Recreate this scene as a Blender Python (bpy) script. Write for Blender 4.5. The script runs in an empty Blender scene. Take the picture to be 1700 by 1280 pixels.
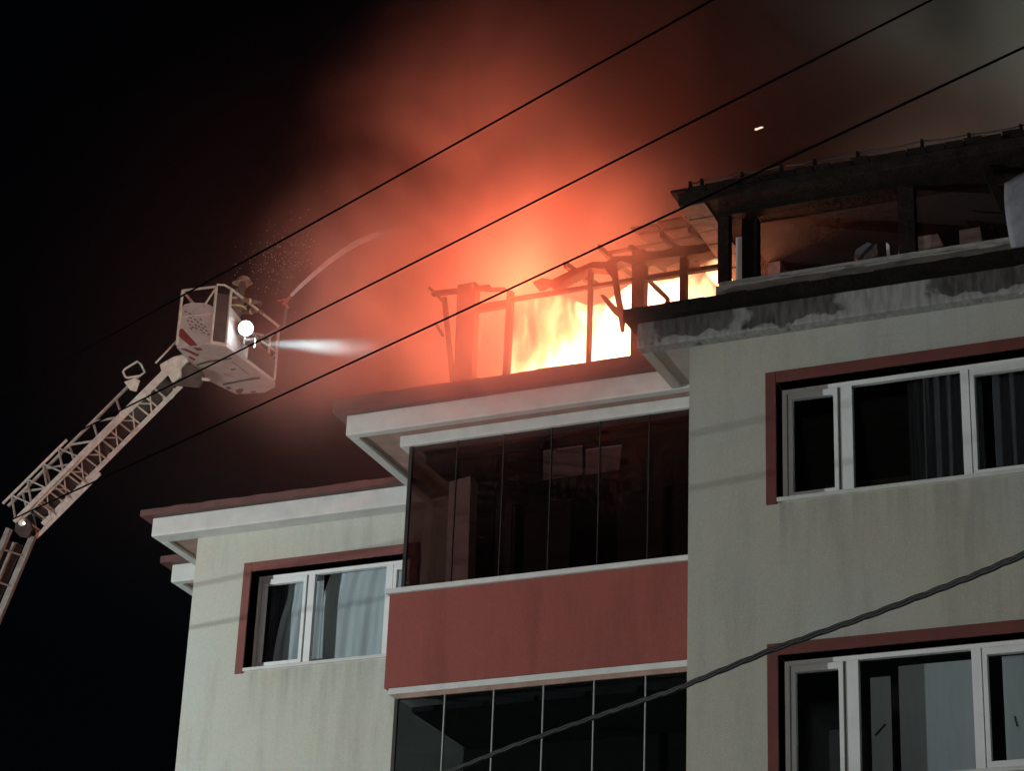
import bpy, bmesh, math, random
from mathutils import Vector, Matrix
random.seed(7)
SC = bpy.context.scene
COL = SC.collection
R = math.radians

# ---------------------------------------------------------------- camera
F_PX, PITCH, ROLL, YAW = 4020.0, R(24.76), R(2.398), R(24.25)     # focal length in photo pixels (1700 wide)
CAM = Vector((0, 0, 1.6))
_fw = Vector((-math.sin(YAW) * math.cos(PITCH), math.cos(YAW) * math.cos(PITCH), math.sin(PITCH)))
_rt = Vector((math.cos(YAW), math.sin(YAW), 0))
_up = _rt.cross(_fw)
RT = math.cos(ROLL) * _rt + math.sin(ROLL) * _up
UP = -math.sin(ROLL) * _rt + math.cos(ROLL) * _up
FW = _fw
cam_data = bpy.data.cameras.new('camera')
cam_data.sensor_width = 36
cam_data.lens = 36 * F_PX / 1700
cam_data.clip_start = 0.1
cam_data.clip_end = 3000
cam = bpy.data.objects.new('camera', cam_data)
COL.objects.link(cam)
m3 = Matrix((RT, UP, -FW)).transposed()
cam.matrix_world = Matrix.Translation(CAM) @ m3.to_4x4()
SC.camera = cam

def ray(x, y):
    return FW + RT * ((x - 850) / F_PX) - UP * ((y - 640) / F_PX)
def onY(x, y, Y):
    d = ray(x, y); return CAM + d * ((Y - CAM.y) / d.y)
def onX(x, y, X):
    d = ray(x, y); return CAM + d * ((X - CAM.x) / d.x)
def onZ(x, y, Z):
    d = ray(x, y); return CAM + d * ((Z - CAM.z) / d.z)
def at(x, y, dist):
    return CAM + ray(x, y).normalized() * dist

# ---------------------------------------------------------------- night sky and moonlight
w = bpy.data.worlds.new('World'); SC.world = w; w.use_nodes = True
nt = w.node_tree
bg = nt.nodes['Background']
sky = nt.nodes.new('ShaderNodeTexSky')
sky.sky_type = 'NISHITA'; sky.sun_disc = False
sky.sun_elevation = R(35); sky.sun_rotation = R(200)
nt.links.new(sky.outputs[0], bg.inputs[0])
bg.inputs[1].default_value = 0.00035
sun_d = bpy.data.lights.new('moon', 'SUN'); sun_d.energy = 0.006; sun_d.angle = R(0.5); sun_d.color = (1, .97, .92)
sun = bpy.data.objects.new('moon', sun_d); COL.objects.link(sun)
sun.rotation_euler = (R(55), 0, R(-20))

# ---------------------------------------------------------------- render settings
SC.view_settings.view_transform = 'Standard'
SC.view_settings.look = 'None'
SC.view_settings.exposure = 0
SC.view_settings.gamma = 1
cy = SC.cycles
cy.use_denoising = True
cy.use_adaptive_sampling = True; cy.adaptive_threshold = .03; cy.adaptive_min_samples = 16
cy.max_bounces = 6; cy.diffuse_bounces = 3; cy.glossy_bounces = 3; cy.transmission_bounces = 4
cy.transparent_max_bounces = 24; cy.volume_bounces = 0
cy.sample_clamp_indirect = 4.0
cy.caustics_reflective = False; cy.caustics_refractive = False

# ---------------------------------------------------------------- materials
M = {}
def new_mat(name):
    m = bpy.data.materials.new(name); m.use_nodes = True
    M[name] = m
    return m, m.node_tree, m.node_tree.nodes['Principled BSDF']
def N(nt, t, **kw):
    n = nt.nodes.new(t)
    for k, v in kw.items():
        setattr(n, k, v)
    return n
def plain(name, col, rough=.6, metal=0, var=.25, scale=6, bump=.15, bscale=60, streak=None, spec=None):
    """base colour broken up by two noises, fine relief by a third"""
    m, t, b = new_mat(name)
    tc = N(t, 'ShaderNodeTexCoord')
    n1 = N(t, 'ShaderNodeTexNoise'); n1.inputs['Scale'].default_value = scale; n1.inputs['Detail'].default_value = 6
    n1.inputs['Roughness'].default_value = .6
    mp = N(t, 'ShaderNodeMapping')
    if streak: mp.inputs['Scale'].default_value = streak
    t.links.new(tc.outputs['Object'], mp.inputs[0]); t.links.new(mp.outputs[0], n1.inputs[0])
    cr = N(t, 'ShaderNodeValToRGB')
    cr.color_ramp.elements[0].position = .3; cr.color_ramp.elements[1].position = .7
    c = Vector(col)
    lo = c * (1 - var); hi = c * (1 + var * .5)
    cr.color_ramp.elements[0].color = (*lo, 1); cr.color_ramp.elements[1].color = (*[min(1, v) for v in hi], 1)
    t.links.new(n1.outputs['Fac'], cr.inputs[0]); t.links.new(cr.outputs[0], b.inputs['Base Color'])
    b.inputs['Roughness'].default_value = rough; b.inputs['Metallic'].default_value = metal
    if spec is not None: b.inputs['Specular IOR Level'].default_value = spec
    if bump:
        n2 = N(t, 'ShaderNodeTexNoise'); n2.inputs['Scale'].default_value = bscale; n2.inputs['Detail'].default_value = 4
        t.links.new(tc.outputs['Object'], n2.inputs[0])
        bp = N(t, 'ShaderNodeBump'); bp.inputs['Strength'].default_value = bump; bp.inputs['Distance'].default_value = .02
        t.links.new(n2.outputs['Fac'], bp.inputs['Height']); t.links.new(bp.outputs[0], b.inputs['Normal'])
    return m

def wall_material(name, a, bcol, stain, drip=None):
    """painted render: two paint tones in big soft patches, rain streaks, grain"""
    m, t, b = new_mat(name)
    tc = N(t, 'ShaderNodeTexCoord')
    n1 = N(t, 'ShaderNodeTexNoise'); n1.inputs['Scale'].default_value = .55; n1.inputs['Detail'].default_value = 5
    t.links.new(tc.outputs['Object'], n1.inputs[0])
    r1 = N(t, 'ShaderNodeValToRGB'); r1.color_ramp.elements[0].position = .38; r1.color_ramp.elements[1].position = .62
    r1.color_ramp.elements[0].color = (*a, 1); r1.color_ramp.elements[1].color = (*bcol, 1)
    t.links.new(n1.outputs['Fac'], r1.inputs[0])
    mp = N(t, 'ShaderNodeMapping'); mp.inputs['Scale'].default_value = (3.2, 3.2, .45)
    t.links.new(tc.outputs['Object'], mp.inputs[0])
    n2 = N(t, 'ShaderNodeTexNoise'); n2.inputs['Scale'].default_value = 1.0; n2.inputs['Detail'].default_value = 8; n2.inputs['Roughness'].default_value = .65
    t.links.new(mp.outputs[0], n2.inputs[0])
    r2 = N(t, 'ShaderNodeValToRGB'); r2.color_ramp.elements[0].position = .50; r2.color_ramp.elements[1].position = .78
    r2.color_ramp.elements[0].color = (0, 0, 0, 1); r2.color_ramp.elements[1].color = (.85, .85, .85, 1)
    t.links.new(n2.outputs['Fac'], r2.inputs[0])
    mx = N(t, 'ShaderNodeMix', data_type='RGBA')
    t.links.new(r2.outputs[0], mx.inputs[0]); t.links.new(r1.outputs[0], mx.inputs[6]); mx.inputs[7].default_value = (*stain, 1)
    if drip:        # dirt washed down from under the sills, storey by storey
        def mth(op, p, q=None):
            k = N(t, 'ShaderNodeMath', operation=op)
            for i, v in enumerate((p, q)):
                if v is None: continue
                if isinstance(v, (int, float)): k.inputs[i].default_value = v
                else: t.links.new(v, k.inputs[i])
            return k.outputs[0]
        sp_ = N(t, 'ShaderNodeSeparateXYZ'); t.links.new(tc.outputs['Object'], sp_.inputs[0])
        mp5 = N(t, 'ShaderNodeMapping'); mp5.inputs['Scale'].default_value = (9, 9, .6); t.links.new(tc.outputs['Object'], mp5.inputs[0])
        n5 = N(t, 'ShaderNodeTexNoise'); n5.inputs['Scale'].default_value = 1.3; n5.inputs['Detail'].default_value = 5; t.links.new(mp5.outputs[0], n5.inputs[0])
        dn = mth('FLOORED_MODULO', mth('SUBTRACT', drip[2], sp_.outputs['Z']), 2.9)
        fade = N(t, 'ShaderNodeMapRange'); fade.inputs[1].default_value = .05; fade.inputs[2].default_value = .75; fade.inputs[3].default_value = 1; fade.inputs[4].default_value = 0; t.links.new(dn, fade.inputs[0])
        inx = mth('MULTIPLY', mth('GREATER_THAN', sp_.outputs['X'], drip[0]), mth('LESS_THAN', sp_.outputs['X'], drip[1]))
        stre = N(t, 'ShaderNodeMapRange'); stre.inputs[1].default_value = .42; stre.inputs[2].default_value = .68; t.links.new(n5.outputs['Fac'], stre.inputs[0])
        msk = mth('MULTIPLY', mth('MULTIPLY', fade.outputs[0], inx), mth('MULTIPLY', stre.outputs[0], .30))
        mxd = N(t, 'ShaderNodeMix', data_type='RGBA'); t.links.new(msk, mxd.inputs[0]); t.links.new(mx.outputs[2], mxd.inputs[6]); mxd.inputs[7].default_value = (*(Vector(stain) * .55), 1)
        mx = mxd
    n3 = N(t, 'ShaderNodeTexNoise'); n3.inputs['Scale'].default_value = 45; n3.inputs['Detail'].default_value = 4
    t.links.new(tc.outputs['Object'], n3.inputs[0])
    mx2 = N(t, 'ShaderNodeMix', data_type='RGBA', blend_type='MULTIPLY'); mx2.inputs[0].default_value = .35
    t.links.new(mx.outputs[2], mx2.inputs[6]); t.links.new(n3.outputs['Color'], mx2.inputs[7])
    bc = N(t, 'ShaderNodeBrightContrast'); bc.inputs[1].default_value = .0
    t.links.new(mx2.outputs[2], bc.inputs[0])
    t.links.new(mx2.outputs[2], b.inputs['Base Color'])
    b.inputs['Roughness'].default_value = .9; b.inputs['Specular IOR Level'].default_value = .2
    n4 = N(t, 'ShaderNodeTexNoise'); n4.inputs['Scale'].default_value = 90; n4.inputs['Detail'].default_value = 5
    t.links.new(tc.outputs['Object'], n4.inputs[0])
    bp = N(t, 'ShaderNodeBump'); bp.inputs['Strength'].default_value = .35; bp.inputs['Distance'].default_value = .012
    t.links.new(n4.outputs['Fac'], bp.inputs['Height']); t.links.new(bp.outputs[0], b.inputs['Normal'])
    return m

wall_material('cream', (.61, .59, .49), (.60, .615, .565), (.44, .425, .36), drip=(-14.45, -12.3, 10.66))
wall_material('grey_cream', (.52, .495, .42), (.50, .495, .465), (.37, .355, .32), drip=(-6.65, -3.6, 10.66))
wall_material('red_plaster', (.34, .098, .082), (.31, .09, .078), (.22, .062, .055))
plain('red_trim', (.20, .066, .058), .8, var=.2, scale=3, bscale=80)
plain('red_trim_dark', (.145, .038, .032), .8, var=.2, scale=3, bscale=80)
plain('white_paint', (.60, .60, .585), .7, var=.14, scale=4, bscale=70)
plain('soffit_brown', (.34, .22, .18), .85, var=.3, scale=5)
plain('upvc', (.78, .79, .80), .35, var=.06, scale=5, bump=.03)
plain('gutter_brown', (.12, .055, .05), .6, var=.3, scale=4, bscale=30)
plain('char', (.012, .010, .009), .95, var=.5, scale=8, bump=.6, bscale=25, spec=.1)
plain('char_brown', (.022, .015, .013), .95, var=.5, scale=8, bump=.6, bscale=25, spec=.1)
plain('concrete_soot', (.30, .285, .27), .9, var=.45, scale=5, bump=.3, bscale=40, streak=(1, 1, 3))
plain('soot_board', (.13, .10, .09), .9, var=.5, scale=6)
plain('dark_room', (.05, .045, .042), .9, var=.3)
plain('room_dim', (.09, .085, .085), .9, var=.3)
plain('pilaster_lit_patch', (.80, .77, .80), .9, var=.15)  # pale pilaster, and the lamplight painted onto the balcony ceiling
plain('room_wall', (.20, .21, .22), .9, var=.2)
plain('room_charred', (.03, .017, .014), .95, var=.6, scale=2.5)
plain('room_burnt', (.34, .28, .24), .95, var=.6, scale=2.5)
plain('alu', (.55, .55, .54), .4, metal=.6, var=.1)
plain('alu_dark', (.02, .016, .016), .6, metal=0, var=.2)
plain('ladder_metal', (.78, .74, .68), .5, metal=0, var=.3, scale=9, bscale=40)
plain('ladder_metal_dim', (.42, .39, .36), .55, var=.4, scale=6)  # dimmer copy of the ladder metal, the lower boom's shade in its colour
plain('ladder_dark', (.07, .06, .06), .6, var=.4, scale=9)
plain('basket_white', (.70, .64, .63), .5, var=.18, scale=6, bump=.05)
plain('red_stripe', (.30, .06, .06), .5, var=.2)
plain('ink', (.10, .085, .085), .6, var=.1)
plain('gear', (.16, .14, .12), .85, var=.3, scale=14)
plain('reflective', (.85, .80, .45), .3, var=.1)
plain('skin', (.45, .28, .2), .6, var=.1)
plain('helmet', (.6, .55, .45), .35, var=.1)
plain('wire', (.002, .002, .002), 1, var=.2, bump=0, spec=0)
plain('cable', (.003, .003, .003), .6, var=.3, bump=0, spec=.12)
plain('nozzle_red', (.45, .10, .07), .4, var=.2)
plain('asphalt', (.05, .05, .052), .9, var=.3, scale=1.5, bump=.4)
plain('earth', (.07, .065, .05), .95, var=.4, scale=.2)
plain('gutter_grey', (.055, .05, .048), .7, var=.3)
plain('steel_grey', (.25, .26, .27), .5, metal=.5, var=.2)
plain('sheet_metal', (.19, .195, .225), .55, var=.3, scale=7, bump=.2)
plain('roof_tile', (.20, .07, .055), .85, var=.35, scale=8)

def curtain_mat(name, col, alpha):
    m, t, b = new_mat(name)
    out = t.nodes['Material Output']
    tr = N(t, 'ShaderNodeBsdfTransparent'); mx = N(t, 'ShaderNodeMixShader'); mx.inputs[0].default_value = alpha
    df = N(t, 'ShaderNodeBsdfDiffuse'); tl = N(t, 'ShaderNodeBsdfTranslucent'); ad = N(t, 'ShaderNodeMixShader'); ad.inputs[0].default_value = .3
    tc = N(t, 'ShaderNodeTexCoord'); n1 = N(t, 'ShaderNodeTexNoise'); n1.inputs['Scale'].default_value = 7
    mp = N(t, 'ShaderNodeMapping'); mp.inputs['Scale'].default_value = (3, 3, .4)
    t.links.new(tc.outputs['Object'], mp.inputs[0]); t.links.new(mp.outputs[0], n1.inputs[0])
    cr = N(t, 'ShaderNodeValToRGB'); cr.color_ramp.elements[0].color = (*(Vector(col) * .8), 1); cr.color_ramp.elements[1].color = (*col, 1)
    t.links.new(n1.outputs['Fac'], cr.inputs[0])
    for s in (df, tl): t.links.new(cr.outputs[0], s.inputs[0])
    t.links.new(df.outputs[0], ad.inputs[1]); t.links.new(tl.outputs[0], ad.inputs[2])
    t.links.new(tr.outputs[0], mx.inputs[1]); t.links.new(ad.outputs[0], mx.inputs[2]); t.links.new(mx.outputs[0], out.inputs[0])
    t.nodes.remove(b)
curtain_mat('sheer', (.70, .77, .82), .92)
curtain_mat('drape_dark', (.10, .10, .12), .97)
curtain_mat('drape_grey', (.11, .11, .125), .8)
curtain_mat('blind', (.55, .6, .63), .97)

def glass_mat(name, tint, refl=1.5, rough=.02):
    m, t, b = new_mat(name)
    out = t.nodes['Material Output']
    tr = N(t, 'ShaderNodeBsdfTransparent'); tr.inputs[0].default_value = (*tint, 1)
    gl = N(t, 'ShaderNodeBsdfGlossy'); gl.inputs['Roughness'].default_value = rough
    fr = N(t, 'ShaderNodeFresnel'); fr.inputs[0].default_value = refl
    tc = N(t, 'ShaderNodeTexCoord'); nz = N(t, 'ShaderNodeTexNoise'); nz.inputs['Scale'].default_value = 1.2
    bp = N(t, 'ShaderNodeBump'); bp.inputs['Strength'].default_value = .05; bp.inputs['Distance'].default_value = .02
    t.links.new(tc.outputs['Object'], nz.inputs[0]); t.links.new(nz.outputs['Fac'], bp.inputs['Height']); t.links.new(bp.outputs[0], gl.inputs['Normal'])
    mx = N(t, 'ShaderNodeMixShader')
    ge = N(t, 'ShaderNodeNewGeometry'); iv = N(t, 'ShaderNodeMath', operation='SUBTRACT'); iv.inputs[0].default_value = 1; t.links.new(ge.outputs['Backfacing'], iv.inputs[1])
    mu = N(t, 'ShaderNodeMath', operation='MULTIPLY'); t.links.new(fr.outputs[0], mu.inputs[0]); t.links.new(iv.outputs[0], mu.inputs[1])   # reflect once, on the outer face
    t.links.new(mu.outputs[0], mx.inputs[0]); t.links.new(tr.outputs[0], mx.inputs[1]); t.links.new(gl.outputs[0], mx.inputs[2]); t.links.new(mx.outputs[0], out.inputs[0])
    t.nodes.remove(b)
glass_mat('glass', (.95, .97, .97))
glass_mat('glass_brown', (.57, .48, .47))
glass_mat('glass_blue', (.52, .55, .56))

def emit(name, col, s):
    m, t, b = new_mat(name)
    e = N(t, 'ShaderNodeEmission'); e.inputs[0].default_value = (*col, 1); e.inputs[1].default_value = s
    t.links.new(e.outputs[0], t.nodes['Material Output'].inputs[0]); t.nodes.remove(b)
emit('lamp_lit', (.92, .97, 1), 40)
emit('lamp_lit_soft', (.9, .97, 1), 12)
emit('street_lamp_lit', (.95, 1, .95), 60)
emit('ember', (1, .75, .55), 1.2)

# soot-stained fascia: white paint, charred and wet patches with ragged edges
def stained_fascia():
    m, t, b = new_mat('stained_fascia')
    tc = N(t, 'ShaderNodeTexCoord'); sp = N(t, 'ShaderNodeSeparateXYZ'); t.links.new(tc.outputs['Object'], sp.inputs[0])
    n = N(t, 'ShaderNodeTexNoise'); n.inputs['Scale'].default_value = 5; n.inputs['Detail'].default_value = 6
    t.links.new(tc.outputs['Object'], n.inputs[0])
    def math_(op, a, bb):
        k = N(t, 'ShaderNodeMath', operation=op)
        for i, v in enumerate((a, bb)):
            if isinstance(v, (int, float)): k.inputs[i].default_value = v
            else: t.links.new(v, k.inputs[i])
        return k.outputs[0]
    wob = math_('MULTIPLY', math_('SUBTRACT', n.outputs['Fac'], .5), .5)
    xx = math_('ADD', sp.outputs['X'], wob)
    rp = N(t, 'ShaderNodeValToRGB'); rp.color_ramp.interpolation = 'LINEAR'
    def fx(x): return (x + 8.3) / 8.3
    els = [(-8.3, .35), (-7.92, .35), (-7.86, 1), (-7.12, .9), (-7.06, .12), (-6.96, .1), (-6.92, 1), (-5.98, .95), (-5.90, .06), (-5.02, .03), (-4.96, .95), (-3.6, 1), (0, .6)]
    e = rp.color_ramp.elements
    e[0].position = 0; e[0].color = (els[0][1],) * 3 + (1,)
    e[1].position = 1; e[1].color = (els[-1][1],) * 3 + (1,)
    for x, v in els[1:-1]:
        k = e.new(fx(x)); k.color = (v, v, v, 1)
    nx = math_('DIVIDE', math_('ADD', xx, 8.3), 8.3)
    t.links.new(nx, rp.inputs[0])
    # lower rim ragged
    zz = math_('ADD', sp.outputs['Z'], math_('MULTIPLY', math_('SUBTRACT', n.outputs['Fac'], .5), .28))
    gt = N(t, 'ShaderNodeMapRange'); gt.inputs[1].default_value = 12.555; gt.inputs[2].default_value = 12.575
    t.links.new(zz, gt.inputs[0])
    msk = math_('MULTIPLY', rp.outputs[0], gt.outputs[0])
    n2 = N(t, 'ShaderNodeTexNoise'); n2.inputs['Scale'].default_value = 9; n2.inputs['Detail'].default_value = 5
    mp = N(t, 'ShaderNodeMapping'); mp.inputs['Scale'].default_value = (2, 1, .4); t.links.new(tc.outputs['Object'], mp.inputs[0]); t.links.new(mp.outputs[0], n2.inputs[0])
    c1 = N(t, 'ShaderNodeValToRGB'); c1.color_ramp.elements[0].color = (.03, .026, .026, 1); c1.color_ramp.elements[1].color = (.09, .08, .083, 1)
    c2 = N(t, 'ShaderNodeValToRGB'); c2.color_ramp.elements[0].color = (.20, .195, .19, 1); c2.color_ramp.elements[1].color = (.32, .315, .31, 1)
    for c in (c1, c2):
        c.color_ramp.elements[0].position = .35; c.color_ramp.elements[1].position = .65
        t.links.new(n2.outputs['Fac'], c.inputs[0])
    mx = N(t, 'ShaderNodeMix', data_type='RGBA')
    t.links.new(msk, mx.inputs[0]); t.links.new(c2.outputs[0], mx.inputs[6]); t.links.new(c1.outputs[0], mx.inputs[7])
    t.links.new(mx.outputs[2], b.inputs['Base Color']); b.inputs['Roughness'].default_value = .9
stained_fascia()

# ---------------------------------------------------------------- mesh helpers
class MB:
    def __init__(s): s.v = []; s.f = []
    def add(s, vs, fs):
        o = len(s.v); s.v += [tuple(v) for v in vs]; s.f += [tuple(i + o for i in f) for f in fs]; return s
    def box(s, x0, x1, y0, y1, z0, z1):
        vs = [(x, y, z) for z in (z0, z1) for y in (y0, y1) for x in (x0, x1)]
        return s.add(vs, [(0, 2, 3, 1), (4, 5, 7, 6), (0, 1, 5, 4), (2, 6, 7, 3), (0, 4, 6, 2), (1, 3, 7, 5)])
    def bar(s, p, q, w, h, side=None):
        p, q = Vector(p), Vector(q); d = (q - p).normalized()
        a = Vector(side) if side else (Vector((0, 0, 1)) if abs(d.z) < .9 else Vector((1, 0, 0)))
        u = d.cross(a).normalized() * (w / 2); v = d.cross(u).normalized() * (h / 2)
        vs = [c + i * u + j * v for c in (p, q) for i, j in ((-1, -1), (1, -1), (1, 1), (-1, 1))]
        return s.add(vs, [(0, 1, 2, 3), (7, 6, 5, 4), (0, 4, 5, 1), (1, 5, 6, 2), (2, 6, 7, 3), (3, 7, 4, 0)])
    def tube(s, pts, r, n=8, cap=True, rs=None):
        pts = [Vector(p) for p in pts]; o = len(s.v); k = len(pts)
        ref = None
        for i, p in enumerate(pts):
            d = (pts[min(i + 1, k - 1)] - pts[max(i - 1, 0)]).normalized()
            if ref is None: ref = Vector((0, 0, 1)) if abs(d.z) < .9 else Vector((1, 0, 0))
            u = d.cross(ref).normalized(); v = u.cross(d).normalized(); ref = v
            rr = rs[i] if rs else r
            s.v += [tuple(p + (u * math.cos(2 * math.pi * j / n) + v * math.sin(2 * math.pi * j / n)) * rr) for j in range(n)]
        for i in range(k - 1):
            for j in range(n):
                a = o + i * n + j; b = o + i * n + (j + 1) % n
                s.f.append((a, b, b + n, a + n))
        if cap:
            s.f.append(tuple(o + j for j in range(n))[::-1]); s.f.append(tuple(o + (k - 1) * n + j for j in range(n)))
        return s
    def prism(s, poly, off):
        """polygon (3D points) extruded by a vector"""
        off = Vector(off); n = len(poly)
        vs = [Vector(p) for p in poly] + [Vector(p) + off for p in poly]
        fs = [tuple(range(n)), tuple(range(2 * n - 1, n - 1, -1))] + [(i, i + n, (i + 1) % n + n, (i + 1) % n) for i in range(n)]
        return s.add(vs, fs)
    def build(s, name, mat, parent=None, bevel=0, smooth=False):
        me = bpy.data.meshes.new(name); me.from_pydata(s.v, [], s.f)
        bm = bmesh.new(); bm.from_mesh(me); bmesh.ops.recalc_face_normals(bm, faces=bm.faces); bm.to_mesh(me); bm.free()
        me.materials.append(M[mat])
        if smooth:
            for p in me.polygons: p.use_smooth = True
        o = bpy.data.objects.new(name, me); COL.objects.link(o)
        if parent is not None:
            o.parent = parent
            o.matrix_parent_inverse = Matrix.Translation(parent_loc(parent)).inverted()
        if bevel:
            b = o.modifiers.new('edge', 'BEVEL'); b.width = bevel; b.segments = 2; b.limit_method = 'ANGLE'
        return o
def parent_loc(o):
    l = Vector((0, 0, 0))
    while o is not None:
        l += o.location
        if o.parent is not None: l += o.matrix_parent_inverse.translation
        o = o.parent
    return l
def empty(name, loc, parent=None):
    o = bpy.data.objects.new(name, None); COL.objects.link(o); o.empty_display_size = .1
    if parent is not None:
        o.parent = parent; o.location = Vector(loc) - parent_loc(parent)
    else: o.location = loc
    return o
def tag(o, label=None, cat=None, group=None, kind=None):
    if label: o['label'] = label
    if cat: o['category'] = cat
    if group: o['group'] = group
    if kind: o['kind'] = kind
    return o
def box(name, mat, parent, *a, bevel=0): return MB().box(*a).build(name, mat, parent, bevel)

def wall_mesh(x0, x1, z0, z1, Y, th, holes):
    """front wall facing -Y with rectangular openings (x0,x1,z0,z1) and their reveals"""
    xs = sorted({x0, x1, *[h[0] for h in holes], *[h[1] for h in holes]}); zs = sorted({z0, z1, *[h[2] for h in holes], *[h[3] for h in holes]})
    m = MB()
    for i in range(len(xs) - 1):
        for j in range(len(zs) - 1):
            cx, cz = (xs[i] + xs[i + 1]) / 2, (zs[j] + zs[j + 1]) / 2
            if any(h[0] < cx < h[1] and h[2] < cz < h[3] for h in holes): continue
            for yy in (Y, Y + th):
                m.add([(xs[i], yy, zs[j]), (xs[i + 1], yy, zs[j]), (xs[i + 1], yy, zs[j + 1]), (xs[i], yy, zs[j + 1])], [(0, 1, 2, 3)])
    for h in holes:
        a, b, c, d = h
        for p, q in (((a, c), (a, d)), ((a, d), (b, d)), ((b, d), (b, c)), ((b, c), (a, c))):
            m.add([(p[0], Y, p[1]), (q[0], Y, q[1]), (q[0], Y + th, q[1]), (p[0], Y + th, p[1])], [(0, 1, 2, 3)])
    for p, q in (((x0, z0), (x0, z1)), ((x0, z1), (x1, z1)), ((x1, z1), (x1, z0)), ((x1, z0), (x0, z0))):
        m.add([(p[0], Y, p[1]), (q[0], Y, q[1]), (q[0], Y + th, q[1]), (p[0], Y + th, p[1])], [(0, 1, 2, 3)])
    return m

# ---------------------------------------------------------------- ground
g = MB().add([(-600, -600, 0), (600, -600, 0), (600, 600, 0), (-600, 600, 0)], [(0, 1, 2, 3)]).build('ground', 'earth'); tag(g, kind='structure')
rd = MB().add([(-200, 1, .004), (200, 1, .004), (200, 12, .004), (-200, 12, .004)], [(0, 1, 2, 3)]).build('road', 'asphalt'); tag(rd, kind='structure')
pv = MB().box(-200, 200, 12, 19, -.05, .13).build('pavement', 'concrete_soot'); tag(pv, kind='structure')

# ---------------------------------------------------------------- the apartment building
DR, DB, DL = 21.30, 22.50, 24.55        # front planes: projecting right block, glazed balcony, set-back left block
ZS = 12.51                               # soffit height
house = empty('apartment_building', (-8, 28, 0))
tag(house, 'cream apartment building with red window surrounds and its attic on fire', 'building')

def opening_room(x0, x1, z0, z1, Y, depth, mat, parent, left=True):
    m = MB()
    if left: m.add([(x0, Y, z0), (x0, Y + depth, z0), (x0, Y + depth, z1), (x0, Y, z1)], [(0, 1, 2, 3)])
    m.add([(x1, Y, z0), (x1, Y + depth, z0), (x1, Y + depth, z1), (x1, Y, z1)], [(0, 1, 2, 3)])
    m.add([(x0, Y + depth, z0), (x1, Y + depth, z0), (x1, Y + depth, z1), (x0, Y + depth, z1)], [(0, 1, 2, 3)])
    m.add([(x0, Y, z0), (x1, Y, z0), (x1, Y + depth, z0), (x0, Y + depth, z0)], [(0, 1, 2, 3)])
    m.add([(x0, Y, z1), (x1, Y, z1), (x1, Y + depth, z1), (x0, Y + depth, z1)], [(0, 1, 2, 3)])
    return m.build('room_lining', mat, parent)

# walls
OPR1 = (-6.67, -3.6, 10.70, 11.97); OPR2 = (-6.67, -3.6, 7.80, 9.08)
OPL1 = (-14.49, -12.3, 10.70, 11.97)
wall_mesh(-7.60, 1.5, .13, 12.60, DR, .30, [OPR1, OPR2]).build('wall', 'grey_cream', house)
wall_mesh(-15.32, -11.36, .13, 12.60, DL, .30, [OPL1]).build('wall', 'cream', house)
box('wall', 'grey_cream', house, -7.58, -7.30, DR + .302, DL + .3, .13, 12.58)          # flank of the right block
box('wall', 'cream', house, -15.30, -15.02, DL + .302, 36, .13, 12.58)
box('wall', 'cream', house, -15.9, -15.31, 26.35, 36, .13, 12.58)
box('wall', 'cream', house, -15.9, 1.5, 36.01, 36.3, .13, 12.58)
box('wall', 'cream', house, 1.2, 1.49, DR + .302, 36, .13, 12.58)

# windows -----------------------------------------------------------------
def window(op, Y, xs, mats, name='window', glass='glass', dark=False, sill=True, trim='red_trim'):
    """op opening; Y wall plane; xs = list of (x0, x1, sash?) from one jamb to the other"""
    x0, x1, z0, z1 = op
    root = empty(name, ((x0 + x1) / 2, Y, z0), house)
    yf = Y + .20
    # red surround: a band on the wall face and the coloured reveal lining
    s = MB()
    s.box(x0 - .11, x0, Y - .025, Y + .19, z0 - .05, z1 + .12)
    s.build('surround', trim, root, .004)
    s = MB(); s.box(x0 + .001, x1 + .10, Y - .024, Y + .19, z1, z1 + .12); s.build('surround', trim, root, .004)
    s = MB(); s.box(x1, x1 + .11, Y - .025, Y + .19, z0 - .05, z1 - .001); s.build('surround', trim, root, .004)
    if sill:
        MB().box(x0 + .002, x1 - .002, Y - .03, Y + .19, z0 - .03, z0 + .012).build('sill', 'white_paint', root, .004)
    t = .045
    fr = MB()
    fr.box(x0, x1, yf, yf + .06, z1 - t, z1 + .02); fr.box(x0, x1, yf, yf + .06, z0 + .013, z0 + .013 + t)
    fr.box(x0, x0 + t, yf, yf + .06, z0 + .013 + t, z1 - t); fr.box(x1 - t, x1, yf, yf + .06, z0 + .013 + t, z1 - t)
    fr.build('frame', 'upvc', root)
    zb, zt = z0 + .013 + t, z1 - t
    for k, (a, b, sash) in enumerate(xs):
        if k:
            MB().box(xs[k - 1][1], a, yf - .006, yf + .064, zb, zt).build('mullion', 'upvc', root, .004)
        if sash:
            q = .075; m = MB(); y0, y1 = yf - .022, yf + .045
            g0 = .016
            m.box(a + g0, b - g0, y0, y1, zt - q, zt - .008); m.box(a + g0, b - g0, y0, y1, zb + .008, zb + q)
            m.box(a + g0, a + g0 + q * .6, y0, y1, zb + q, zt - q); m.box(b - g0 - q * .6, b - g0, y0, y1, zb + q, zt - q)
            so = m.build('sash', 'upvc', root, .004)
            MB().box(a + g0, b - g0, yf + .018, yf + .024, zb + .03, zt - .03).build('pane', glass, root)
        else:
            MB().box(a, b, yf + .018, yf + .024, zb, zt).build('pane', glass, root)
    return root

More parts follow.
